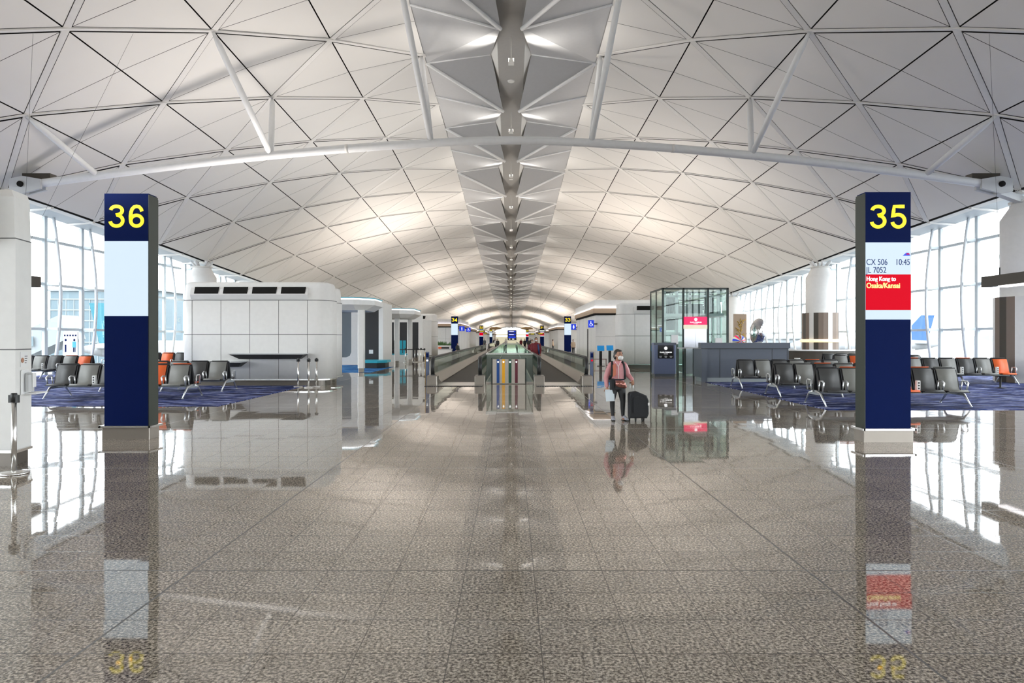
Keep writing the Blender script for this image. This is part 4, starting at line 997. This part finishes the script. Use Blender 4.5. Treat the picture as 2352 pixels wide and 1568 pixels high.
# information board by the left window
t = thing('standee', 'white distancing notice board with two printed figures by the left window', 'notice board', (fx(163, 32.6), 32.6, 0))
B(-.38, .32, 0, .05, .9, 2.05).build('board', 'mask', t)
m = MB()
for q in range(5): m.box(-.33+q*.13, -.26+q*.13, -.006, 0, 1.86, 1.93)
m.ell((-.25, -.003, 1.67), (.05, .006, .06), 8, 5); m.ell((.16, -.003, 1.67), (.05, .006, .06), 8, 5); m.box(-.29, -.22, -.006, 0, 1.1, 1.45); m.box(.1, .14, -.006, 0, 1.1, 1.32); m.box(.17, .21, -.006, 0, 1.1, 1.32); m.build('print', 'navy', t)
MB().box(.07, .24, -.006, 0, 1.32, 1.6).build('blue_figure', mat('print_cyan', rgb(90, 190, 220), .6), t)
MB().bar((-.3, .05, .9), (-.3, .3, 0), .03, .03).bar((.25, .05, .9), (.25, .3, 0), .03, .03).bar((-.3, .02, .95), (-.3, -.15, 0), .03, .03).bar((.25, .02, .95), (.25, -.15, 0), .03, .03).build('stand', 'nearblack', t)

# ------------------------------------------------------------------ people
def fleshed(name, m, material, parent, voxel=.008, smooth=4):
    o = m.build(name, material, parent)
    r = o.modifiers.new('r', 'REMESH'); r.mode = 'VOXEL'; r.voxel_size = voxel; r.use_smooth_shade = True
    s = o.modifiers.new('s', 'SMOOTH'); s.factor = .5; s.iterations = smooth
    return o
def limb(m, pts, rad, n=12):
    m.tube(pts, rad, n)
    for p, r in zip(pts, rad):
        rr = r if isinstance(r, (int, float)) else sum(r)/2
        m.ell(p, (rr*.98, rr*.98, rr*.98), 10, 8)
def hand(m, w, dirv, side, curl=.4, palm_n=(0,-1,0), s=1.0):
    w = Vector(w); d = Vector(dirv).normalized(); n = Vector(palm_n); n = (n-d*n.dot(d)).normalized(); a = d.cross(n).normalized()
    c = w+d*.045*s
    R_ = Matrix((a, n, d)).transposed()
    m.ell(c, (.038*s, .015*s, .05*s), 12, 8, R_)
    for j, (ln, off) in enumerate(((.058, -.027), (.068, -.009), (.063, .009), (.05, .026))):
        p = w+d*.085*s+a*off*s; pts = [p-d*.02*s, p]; dd = d.copy(); 
        for seg in range(3):
            dd = (dd+n*curl*(seg+1)*.5).normalized(); pts.append(pts[-1]+dd*ln*s*(.45, .32, .23)[seg])
        m.tube(pts, [.009*s, .0088*s, .0082*s, .0078*s, .0065*s], 7)
    p = w+d*.03*s-a*.03*s*side; dd = (d*.6-a*side*.8+n*.3).normalized()
    m.tube([p, p+dd*.025*s, p+dd*.045*s+d*.012*s+n*.008*s, p+dd*.05*s+d*.03*s+n*.014*s], [.012*s, .0105*s, .009*s, .007*s], 7)

# woman with suitcase
WD = 14.6; wx = fx(1418, WD)
wz = lambda y: (965-y)/107.4
wX = lambda px: (px-1418)/107.4
wom = thing('person', 'woman in a pink jacket, white face mask and black leggings pulling a black suitcase', 'person', (wx, WD, 0))
yaw = Matrix.Rotation(.55, 3, 'Z')     # head turned towards the right of the picture
hc = Vector((wX(1420.5), -.01, wz(815.5)))
b = MB()
# torso, neck
b.tube([(0, 0, .70), (0, 0, .80), (0, .0, .90), (0, .0, 1.02), (0, .0, 1.14), (0, .005, 1.20), (wX(1419.5), .0, 1.245)], [(.125, .10), (.145, .11), (.115, .09), (.125, .095), (.14, .09), (.105, .07), (.05, .05)], 18)
b.tube([(0, .01, 1.18), (wX(1419.5), 0, 1.26), hc+Vector((0, .01, -.03))], [.055, .048, .05], 14)
b.ell(hc, (.078, .095, .118), 20, 16, yaw)
b.ell(hc+yaw @ Vector((0, -.03, -.065)), (.052, .055, .052), 14, 10, yaw)                   # jaw
b.tube([hc+yaw @ Vector((0, -.088, .02)), hc+yaw @ Vector((0, -.118, -.02)), hc+yaw @ Vector((0, -.098, -.03))], [.010, .016, .012], 8)   # nose
for sx in (-1, 1):
    b.ell(hc+yaw @ Vector((sx*.078, .01, -.01)), (.010, .018, .03), 8, 6, yaw)
    b.ell(hc+yaw @ Vector((sx*.033, -.082, .032)), (.024, .012, .008), 8, 6, yaw)
b.ell(hc+yaw @ Vector((0, -.093, -.058)), (.025, .010, .010), 8, 6, yaw)
shl, ell_, wrl = Vector((-.155, .0, wz(838))), Vector((wX(1392), .01, wz(868))), Vector((wX(1393.5), -.05, wz(889)))
shr, elr, wrr = Vector((.165, .0, wz(838))), Vector((wX(1443), .02, wz(861))), Vector((wX(1451.5), -.095, wz(872.5)))
limb(b, [shl, ell_, wrl], [.045, .036, .024]); limb(b, [shr, elr, wrr], [.045, .036, .024])
hand(b, wrl, (.05, -.05, -1), 1, .35, (.3, 1, 0)); hand(b, wrr, (.02, .1, -1), 1, 1.5, (0, 1, 0), .95)
for sx, kn, an, hp in ((-1, (wX(1406), -.02, wz(921)), (wX(1407.5), .0, wz(955)), (-.075, 0, .72)), (1, (wX(1430.5), -.01, wz(922)), (wX(1431), .01, wz(956)), (.08, 0, .72))):
    limb(b, [hp, (Vector(hp)+Vector(kn))/2, kn, Vector(kn)*.6+Vector(an)*.4+Vector((0, .015, 0)), an], [.088, .072, .05, .047, .032])
    b.tube([(an[0], an[1]+.02, .04), (an[0]+.01, an[1]-.10, .03)], [.03, .025], 8)
fleshed('body', b, 'skin', wom, .0055, 3)
j = MB()
j.tube([(0, 0, .83), (0, 0, .90), (0, 0, 1.0), (0, 0, 1.12), (0, 0, 1.195), (.0, .0, 1.235), (.01, .0, 1.26)], [(.150, .115), (.142, .11), (.15, .118), (.165, .118), (.15, .095), (.095, .075), (.062, .06)], 20)
limb(j, [shl+Vector((.02, 0, .0)), shl*.5+ell_*.5, ell_, wrl*.85+ell_*.15], [.066, .062, .056, .042]); limb(j, [shr-Vector((.02, 0, 0)), shr*.5+elr*.5, elr, wrr*.85+elr*.15], [.066, .062, .056, .042])
for q in range(5):
    a_ = ell_*(1-q/5)+wrl*q/5; j.ell(a_, (.06-.003*q, .058-.003*q, .014), 12, 6)
    a_ = elr*(1-q/5)+wrr*q/5; j.ell(a_, (.058-.003*q, .056-.003*q, .014), 12, 6)
j.tube([(.01+.066*math.cos(a), -.005+.06*math.sin(a)-.012, 1.262+.012*math.sin(a)) for a in [2*PI*q/16 for q in range(17)]], [(.012, .024)]*17, 8)
fleshed('jacket', j, 'jacket', wom, .009, 3)
MB().prism_y([(-.115, 1.19), (-.055, 1.22), (-.045, .98), (-.115, .93)], -.128, -.108).build('coral_panel', 'jacket_o', wom)
MB().tube([(-.06, -.06, 1.255), (-.02, -.085, 1.20), (0, -.122, 1.15), (0, -.126, .9)], .006, 6).tube([(.06, -.06, 1.255), (.03, -.085, 1.20), (0, -.122, 1.15)], .006, 6).build('zip', 'mask', wom)
lg = MB(); lg.tube([(0, 0, .66), (0, 0, .76), (0, 0, .86)], [(.14, .11), (.155, .12), (.135, .105)], 18)
for sx, kn, an, hp in ((-1, (wX(1406), -.02, wz(921)), (wX(1407.5), .0, wz(953)), (-.075, 0, .72)), (1, (wX(1430.5), -.01, wz(922)), (wX(1431), .01, wz(954)), (.08, 0, .72))):
    limb(lg, [hp, (Vector(hp)+Vector(kn))/2, kn, Vector(kn)*.6+Vector(an)*.4+Vector((0, .015, 0)), an], [.094, .078, .056, .053, .038])
fleshed('leggings', lg, 'leggings', wom, .009, 3)
for px, tx in ((1408, -.01), (1433, .05)):
    s = MB(); x_ = wX(px); s.tube([(x_-tx*.3, .05, .055), (x_, .0, .06), (x_+tx*.6, -.07, .045), (x_+tx, -.15, .035)], [(.036, .045), (.042, .055), (.044, .04), (.036, .028)], 14)
    fleshed('shoe', s, 'shoe', wom, .008, 3)
    MB().tube([(x_-tx*.3, .075, .012), (x_+tx*.4, -.06, .012), (x_+tx, -.175, .012)], [(.038, .012), (.046, .012), (.034, .012)], 12).build('sole', 'black', wom)
h = MB(); h.ell(hc+yaw @ Vector((0, .018, .022)), (.088, .098, .112), 20, 14, yaw); h.ell(hc+yaw @ Vector((0, .085, -.03)), (.06, .05, .07), 12, 8, yaw)
ho = MB()
# cut the face side away: keep hair mass behind a plane
hm = MB(); 
for (c0, r0) in (((0, .03, .035), (.086, .092, .098)), ((0, .08, -.02), (.066, .055, .08)), ((-.05, .02, -.01), (.036, .05, .07)), ((.05, .02, -.01), (.036, .05, .07)), ((0, -.03, .09), (.055, .05, .03)), ((0, .11, -.03), (.045, .045, .045))):
    hm.ell(hc+yaw @ Vector(c0), r0, 18, 12, yaw)
hr = fleshed('hair', hm, 'hair', wom, .008, 2)
mk = MB(); mk.ell(hc+yaw @ Vector((0, -.062, -.052)), (.060, .064, .054), 18, 12, yaw); mk.ell(hc+yaw @ Vector((0, -.095, -.03)), (.022, .034, .03), 12, 8, yaw)
mo = fleshed('face_mask', mk, 'mask', wom, .006, 2)
for sx in (-1, 1): MB().tube([hc+yaw @ Vector((sx*.05, -.07, -.035)), hc+yaw @ Vector((sx*.078, -.03, -.015)), hc+yaw @ Vector((sx*.086, .01, .005))], .0028, 5).build('mask_loop', 'mask', mo)
for sx in (-1, 1): MB().ell(hc+yaw @ Vector((sx*.033, -.0915, .031)), (.016, .006, .008), 10, 6, yaw).build('eye', 'black', wom)
for sx in (-1, 1): MB().ell(hc+yaw @ Vector((sx*.034, -.090, .052)), (.022, .006, .004), 10, 6, yaw).build('eyebrow', 'hair', wom)
# her bags
t = thing('backpack', 'black backpack with shoulder straps worn by the woman in pink', 'backpack', (wx, WD, 0))
MB().bbox(-.15, .15, .11, .27, .80, 1.22, .04).build('bag', 'blackfab', t)
for sx in (-1, 1): MB().tube([(sx*.10, .12, 1.2), (sx*.115, .02, 1.265), (sx*.125, -.09, 1.20), (sx*.135, -.13, 1.08), (sx*.14, -.125, .96), (sx*.165, .02, .88), (sx*.14, .13, .86)], [(.022, .007)]*7, 8).build('strap', 'blackfab', t)
MB().bbox(-.175, -.06, -.14, -.05, .66, .90, .03).build('hip_pouch', 'blackfab', t)
t = thing('waist_bag', 'shiny bronze waist bag strapped over the hips of the woman in pink', 'bag', (wx, WD, 0))
m = MB(); m.tube([(-.06, -.15, .80), (.02, -.165, .79), (.10, -.16, .77), (.165, -.12, .71)], [(.03, .05), (.04, .075), (.04, .075), (.022, .04)], 12); fleshed('pouch', m, 'bronze', t, .01, 2)
MB().tube([(.155*math.cos(a), .122*math.sin(a), .875) for a in [2*PI*q/24 for q in range(25)]], [(.006, .018)]*25, 6).build('belt', 'blackfab', t)
o = MB().loft([[(wX(1388), -.09, wz(893.5)), (wX(1409), -.075, wz(893)), (wX(1410.5), -.10, wz(920)), (wX(1390.5), -.115, wz(920.5))], [(wX(1388), -.086, wz(893.5)), (wX(1409), -.071, wz(893)), (wX(1410.5), -.096, wz(920)), (wX(1390.5), -.111, wz(920.5))]]).build('document', 'paper', None, (wx, WD, 0)); tag(o, 'pale blue sheet of paper held low by the woman in pink', 'paper')
SD = 14.45; sx0 = fx(1466, SD)
t = thing('suitcase', 'black soft wheeled suitcase with raised handle beside the woman', 'suitcase', (sx0, SD, 0))
X_ = lambda px: (px-1466)/108.5; Z_ = lambda y: (967.5-y)/108.5
prof = [(X_(1443.5), Z_(958)), (X_(1443), Z_(906)), (X_(1446), Z_(901)), (X_(1461), Z_(898.5)), (X_(1474), Z_(904)), (X_(1483), Z_(908)), (X_(1487.5), Z_(918)), (X_(1488), Z_(950)), (X_(1484), Z_(960)), (X_(1446), Z_(960))]
cx_ = sum(p[0] for p in prof)/len(prof); cz_ = sum(p[1] for p in prof)/len(prof)
sc_ = lambda k: [(cx_+(x-cx_)*k, cz_+(z-cz_)*k) for x, z in prof]
m = MB(); m.sm = False; m.loft([[(x, y, z) for x, z in sc_(k)] for y, k in ((-.14, .88), (-.125, .97), (-.08, 1), (.08, 1), (.125, .97), (.14, .88))]); m.build('shell', 'blackfab', t)
m = MB(); m.loft([[(x, y, z) for x, z in sc_(.6)] for y in (-.175, -.14)]); m.build('front_pocket', 'blackfab', t)
for px in (1448.8, 1456.2): MB().tube([(X_(px), .09, Z_(900)), (X_(px), .09, Z_(881))], .008, 8).build('handle_tube', 'alu', t)
MB().tube([(X_(1447.5), .09, Z_(880)), (X_(1457.5), .09, Z_(880))], .016, 8).build('grip', 'black', t)
for px in (1447, 1458, 1473, 1480):
    yy = -.09 if px in (1458, 1473) else .08
    m = MB(); m.tube([(X_(px)-.014, yy, .028), (X_(px)+.014, yy, .028)], .028, 14); m.box(X_(px)-.02, X_(px)+.02, yy-.015, yy+.015, .04, .085); m.build('wheel', 'black', t)
MB().box(X_(1485), X_(1489), -.145, -.13, Z_(930), Z_(924)).build('tag', 'mask', t)

def far_person(x, d, h, top, legs, label, seated=False, bag=None, group=None, voxel=.018, hair='hair', ry=0, maskon=True, wave=None):
    t = thing('person', label, 'person', (x, d, 0), ry, group); s = h/1.7
    hp = .9*s if not seated else .48*s
    def P(a, b_, c): return Vector((a*s, b_*s, c*s+(hp-.9*s)))
    b = MB()
    b.tube([P(0, 0, .86), P(0, 0, 1.0), P(0, 0, 1.25), P(0, 0, 1.40), P(0, 0, 1.48)], [(.15*s, .11*s), (.13*s, .10*s), (.17*s, .11*s), (.15*s, .09*s), (.05*s, .05*s)], 14)
    b.tube([P(0, 0, 1.4), P(0, -.01, 1.55)], [.05*s, .048*s], 10); b.ell(P(0, -.01, 1.60), (.075*s, .09*s, .11*s), 14, 10); b.ell(P(0, -.10, 1.59), (.015*s, .02*s, .02*s), 6, 5)
    arms = [[P(sx*.18, 0, 1.38), P(sx*.23, .02, 1.12), P(sx*.20, -.10, .90)] for sx in (-1, 1)]
    if wave: arms[1] = [P(.18, 0, 1.38), P(.26, -.12, 1.15), P(.30, -.28, 1.0)]
    for a in arms:
        limb(b, a, [.045*s, .036*s, .026*s], 8); dd = (a[2]-a[1]).normalized()
        hand(b, a[2], dd, 1 if a is arms[0] else -1, .4, (0, 1, 0), s)
    if seated: legs_ = [[P(sx*.09, 0, .88), P(sx*.10, -.42, .90), P(sx*.10, -.40, .90-.44/1)] for sx in (-1, 1)]
    else: legs_ = [[P(sx*.085, 0, .86), P(sx*.09, -.01, .48), P(sx*.09, .01, .09)] for sx in (-1, 1)]
    for a in legs_: limb(b, a, [.085*s, .055*s, .036*s], 8); b.tube([a[2]+Vector((0, .03, -.04*s)), a[2]+Vector((0, -.13*s, -.055*s))], [.04*s, .032*s], 8)
    fleshed('body', b, 'skin', t, min(voxel, .012), 2)
    c = MB(); c.tube([P(0, 0, .84), P(0, 0, 1.0), P(0, 0, 1.25), P(0, 0, 1.41), P(0, 0, 1.47)], [(.175*s, .135*s), (.155*s, .125*s), (.19*s, .13*s), (.16*s, .11*s), (.08*s, .07*s)], 14)
    for a in arms: limb(c, [a[0], a[1], a[2]*.88+a[1]*.12], [.06*s, .05*s, .04*s], 8)
    fleshed('top', c, top, t, voxel, 2)
    c = MB(); c.tube([P(0, 0, .80), P(0, 0, .95)], [(.16*s, .12*s), (.15*s, .115*s)], 14)
    for a in legs_: limb(c, [a[0], a[1], a[2]*.92+a[1]*.08], [.095*s, .066*s, .052*s], 8)
    fleshed('trousers', c, legs, t, voxel, 2)
    c = MB()
    for a in legs_: c.tube([a[2]+Vector((0, .04, -.05*s)), a[2]+Vector((0, -.15*s, -.055*s))], [.045*s, .035*s], 8)
    c.build('shoes', 'black', t)
    c = MB(); c.ell(P(0, .02, 1.63), (.088*s, .095*s, .105*s), 12, 9); c.ell(P(0, .05, 1.55), (.08*s, .06*s, .10*s), 12, 8)
    fleshed('hair', c, hair, t, .014, 1)
    if maskon: MB().ell(P(0, -.075, 1.565), (.052*s, .045*s, .045*s), 12, 8).build('face_mask', 'mask', t)
    return t
far_person(1.30, 35.5, 1.78, 'red', 'bluecloth', 'man in a maroon top and white mask riding the right walkway')
t = thing('backpack', 'dark blue bag slung on the man in maroon on the walkway', 'bag', (1.30, 35.5, 0)); MB().tube([(.09, -.15, 1.45), (.13, -.16, 1.2), (.15, -.15, .95)], [(.04, .012)]*3, 8).build('strap', 'bluecloth', t); MB().bbox(-.17, .17, .13, .3, .95, 1.45, .05).build('bag', 'bluecloth', t)
far_person(1.28, 41.5, 1.66, 'red', 'blackfab', 'shorter person half hidden behind the man in maroon on the walkway')
far_person(fx(1062, 84), 76.5, 1.6, 'olive', 'blackfab', 'seated person in olive green near gate 34', seated=True, ry=.6)
t = thing('stool', 'small white seat under the person in olive near gate 34', 'stool', (fx(1062, 84), 76.5, 0)); MB().bbox(-.25, .25, -.2, .25, .34, .40, .03).build('seat', 'white', t); MB().lathe([(.15, 0), (.04, .03), (.04, .34)], 0, .02, 12).build('pedestal', 'white', t)
far_person(fx(1316.5, 72), 72, 1.62, 'tan', 'blackfab', 'person in a beige top standing right of gate column 33')
far_person(fx(1264, 96), 90, 1.6, 'tan', 'blackfab', 'person in a tan top bending by the right walkway end', ry=1.2)
fp = [(-1.9, 96, 'nearblack', 'midgrey'), (-2.3, 104, 'white', 'blackfab'), (2.0, 100, 'blackfab', 'blackfab'), (2.5, 98, 'nearblack', 'bluecloth'), (-4.6, 118, 'midgrey', 'blackfab'), (1.6, 110, 'red', 'blackfab'),
      (-.9, 120, 'white', 'bluecloth'), (3.6, 125, 'blackfab', 'blackfab'), (-3.3, 132, 'nearblack', 'blackfab')]
fl_ = ['walker in dark top on the far left walkway', 'walker in a white top behind the far left walkway', 'dark clothed walker right of the blue board', 'walker in dark top and blue trousers right of the blue board',
       'grey clothed walker by the left shops in the distance', 'walker in a red top in the far centre', 'walker in white just left of the blue board far off', 'dark clothed walker beside the right shops far off', 'dark clothed walker far off on the left walkway']
for (x, d, a, b2), l_ in zip(fp, fl_): far_person(x, d, 1.68, a, b2, l_, voxel=.03)

# ------------------------------------------------------------------ outside
ap = MB(); ap.poly([(-1500, -400, -5.5), (1500, -400, -5.5), (1500, 2500, -5.5), (-1500, 2500, -5.5)]); tag(ap.build('apron', 'apron'), 'pale concrete apron outside the glass walls', 'ground')
def hills(x0, x1, y, h, seed, label):
    r = random.Random(seed); n = 40; top = [h*(.4+.6*math.sin(PI*j/n))*(.8+.35*r.random()) for j in range(n+1)]
    m = MB()
    for j in range(n):
        a, b_ = x0+(x1-x0)*j/n, x0+(x1-x0)*(j+1)/n
        m.poly([(a, y, -5.5), (b_, y, -5.5), (b_, y+30, top[j+1]-5.5), (a, y+30, top[j]-5.5)]); m.poly([(a, y+30, top[j]-5.5), (b_, y+30, top[j+1]-5.5), (b_, y+90, -5.5), (a, y+90, -5.5)])
    tag(m.build('hills', 'hill'), label, 'hills')
hills(420, 800, 800, 10, 1, 'low hazy wooded hill beyond the airfield on the right')
hills(-900, -420, 900, 16, 2, 'low hazy hill beyond the airfield on the left')
def plane(x, y, sgn, m_, label, s=1.0):
    t = thing('airliner', label, 'aircraft', (x, y, -5.5), 0)
    MB().tube([(-sgn*4*s, 0, 5.2*s), (sgn*0*s, 0, 5*s), (sgn*14*s, 0, 4.6*s), (sgn*46*s, 0, 4.4*s), (sgn*52*s, 0, 4*s)], [.6*s, 1.5*s, 2.6*s, 2.6*s, .8*s], 18).build('fuselage', 'planewhite', t)
    MB().prism_y([(sgn*11*s, 6.8*s), (sgn*2.6*s, 15.8*s), (-sgn*2.2*s, 15.8*s), (sgn*.3*s, 6.0*s)], -.25*s, .25*s).build('tail_fin', m_, t)
    MB().prism([(sgn*1*s, -7*s), (sgn*3*s, -7*s), (sgn*7*s, 0), (sgn*3*s, 7*s), (sgn*1*s, 7*s), (sgn*0*s, 0)], 5.4*s, 5.7*s).build('tailplane', 'planewhite', t)
    MB().prism([(sgn*24*s, 0), (sgn*19*s, -24*s), (sgn*21*s, -24*s), (sgn*33*s, 0), (sgn*21*s, 24*s), (sgn*19*s, 24*s)], 3.4*s, 3.8*s).build('wing', 'planewhite', t)
    for q in (24, 40): MB().tube([(sgn*q*s, 0, 0), (sgn*q*s, 0, 2.5*s)], .5*s, 8).build('landing_gear', 'lightgrey', t)
    return t
plane(fx(2132, 250), 250, -1, 'tailblue', 'parked airliner with a bright blue tail outside the right windows').rotation_euler.z = 0
plane(fx(228, 150), 150, 1, 'tailteal', 'parked airliner with a teal tail outside the left windows', .95)
t = thing('light_mast', 'tall floodlight mast on the apron outside the right windows', 'mast', (fx(2226, 210), 210, -5.5))
MB().tube([(0, 0, 0), (0, 0, fz(704, 210)+5.5)], [.35, .18], 8).build('mast', 'lightgrey', t); B(-1, 1, -.3, .3, fz(704, 210)+5.3, fz(704, 210)+5.9).build('lamp_head', 'lightgrey', t)
t = thing('terminal_building', 'pale blue glass terminal wing seen through the left windows', 'building', (fx(190, 190), 190, -5.5))
B(-9, 21, 0, 25, 0, fz(668, 190)+5.5).build('wall', 'bldg', t)
m = MB()
for z in (6, 9, 12, 15, 18): m.box(-9.1, 21.1, -.15, 0, z, z+.35)
for q in range(14): m.box(-9+q*2.2-.1, -9+q*2.2+.1, -.12, 0, 0, 18.2)
m.box(-10, 22, -.5, 25, fz(668, 190)+5.5, fz(664, 190)+5.5); m.build('bands', 'bldg_w', t)
t = thing('jet_bridge', 'white inclined passenger bridge outside the left windows', 'passenger bridge', (fx(140, 70), 70, -5.5))
MB().bar((-9, 2, 4.5), (1.2, 0, 8.4), 2.4, 2.6).build('tunnel', 'bldg_w', t)
m = MB()
for q in range(7): p_ = Vector((-8.4+q*1.45, .5, 4.75+q*.55)); m.box(p_.x-.3, p_.x+.3, -1.2+.4, -1.15+.4, p_.z-.5, p_.z+.5)
m.build('windows', 'bldg', t); MB().box(-9.4, -8.6, 1.6, 2.4, 0, 3.5).box(.4, 1.2, -.4, .4, 0, 7.4).build('legs', 'bldg_w', t)
for px, d, w, h_, lab in ((1790, 330, 46, 7, 'long low pale cargo hangar outside the right windows'), (120, 240, 60, 6.5, 'long low pale building across the left apron')):
    t = thing('hangar', lab, 'building', (fx(px, d), d, -5.5)); B(-w/2, w/2, 0, 20, 0, h_).build('wall', 'bldg_w', t); B(-w/2-1, w/2+1, -1, 21, h_, h_+.8).build('roof', 'planewhite', t)
    B(-w/2+3, w/2-3, -.2, 0, 1, h_-2.5).build('doors', 'bldg', t)

# ------------------------------------------------------------------ uplights on the pods and shop roofs, plus free-floating fill uplights added
def uplight(x, y, z, e, sx=2.4, sy=.5, col=(1, .93, .86)):
    l = bpy.data.lights.new('uplight', 'AREA'); l.shape = 'RECTANGLE'; l.size = sx; l.size_y = sy; l.energy = e; l.color = col
    o = bpy.data.objects.new('uplight', l); C.objects.link(o); o.location = (x, y, z); o.rotation_euler = (PI, 0, 0)
for sgn in (-1, 1):
    for y, x, z, e, sy in ((55, 9, 4.6, 230, 12), (87.5, 9.2, 4.15, 210, 12), (115, 9.5, 4.05, 250, 16), (162, 9.5, 4.05, 450, 30), (230, 9.5, 4.05, 900, 36), (330, 9.5, 4.05, 1500, 80), (450, 9.5, 4.05, 2000, 110)):  # farthest rows float past the last roof, added to brighten the far ceiling
        uplight(sgn*x, y, z, e, 3.5, sy, (1, .88, .78))
uplight(-9.4, 26.1, 3.95, 170, 4.5, .9); uplight(9.5, 41, 3.98, 120, 4.5, 1.5); uplight(-8.3, 9.9, 3.9, 160, 1.8, .8)
uplight(-8.0, 59, 3.98, 120, 3, 1.5); uplight(-8.2, 36.5, 4.0, 110, 2, 3)
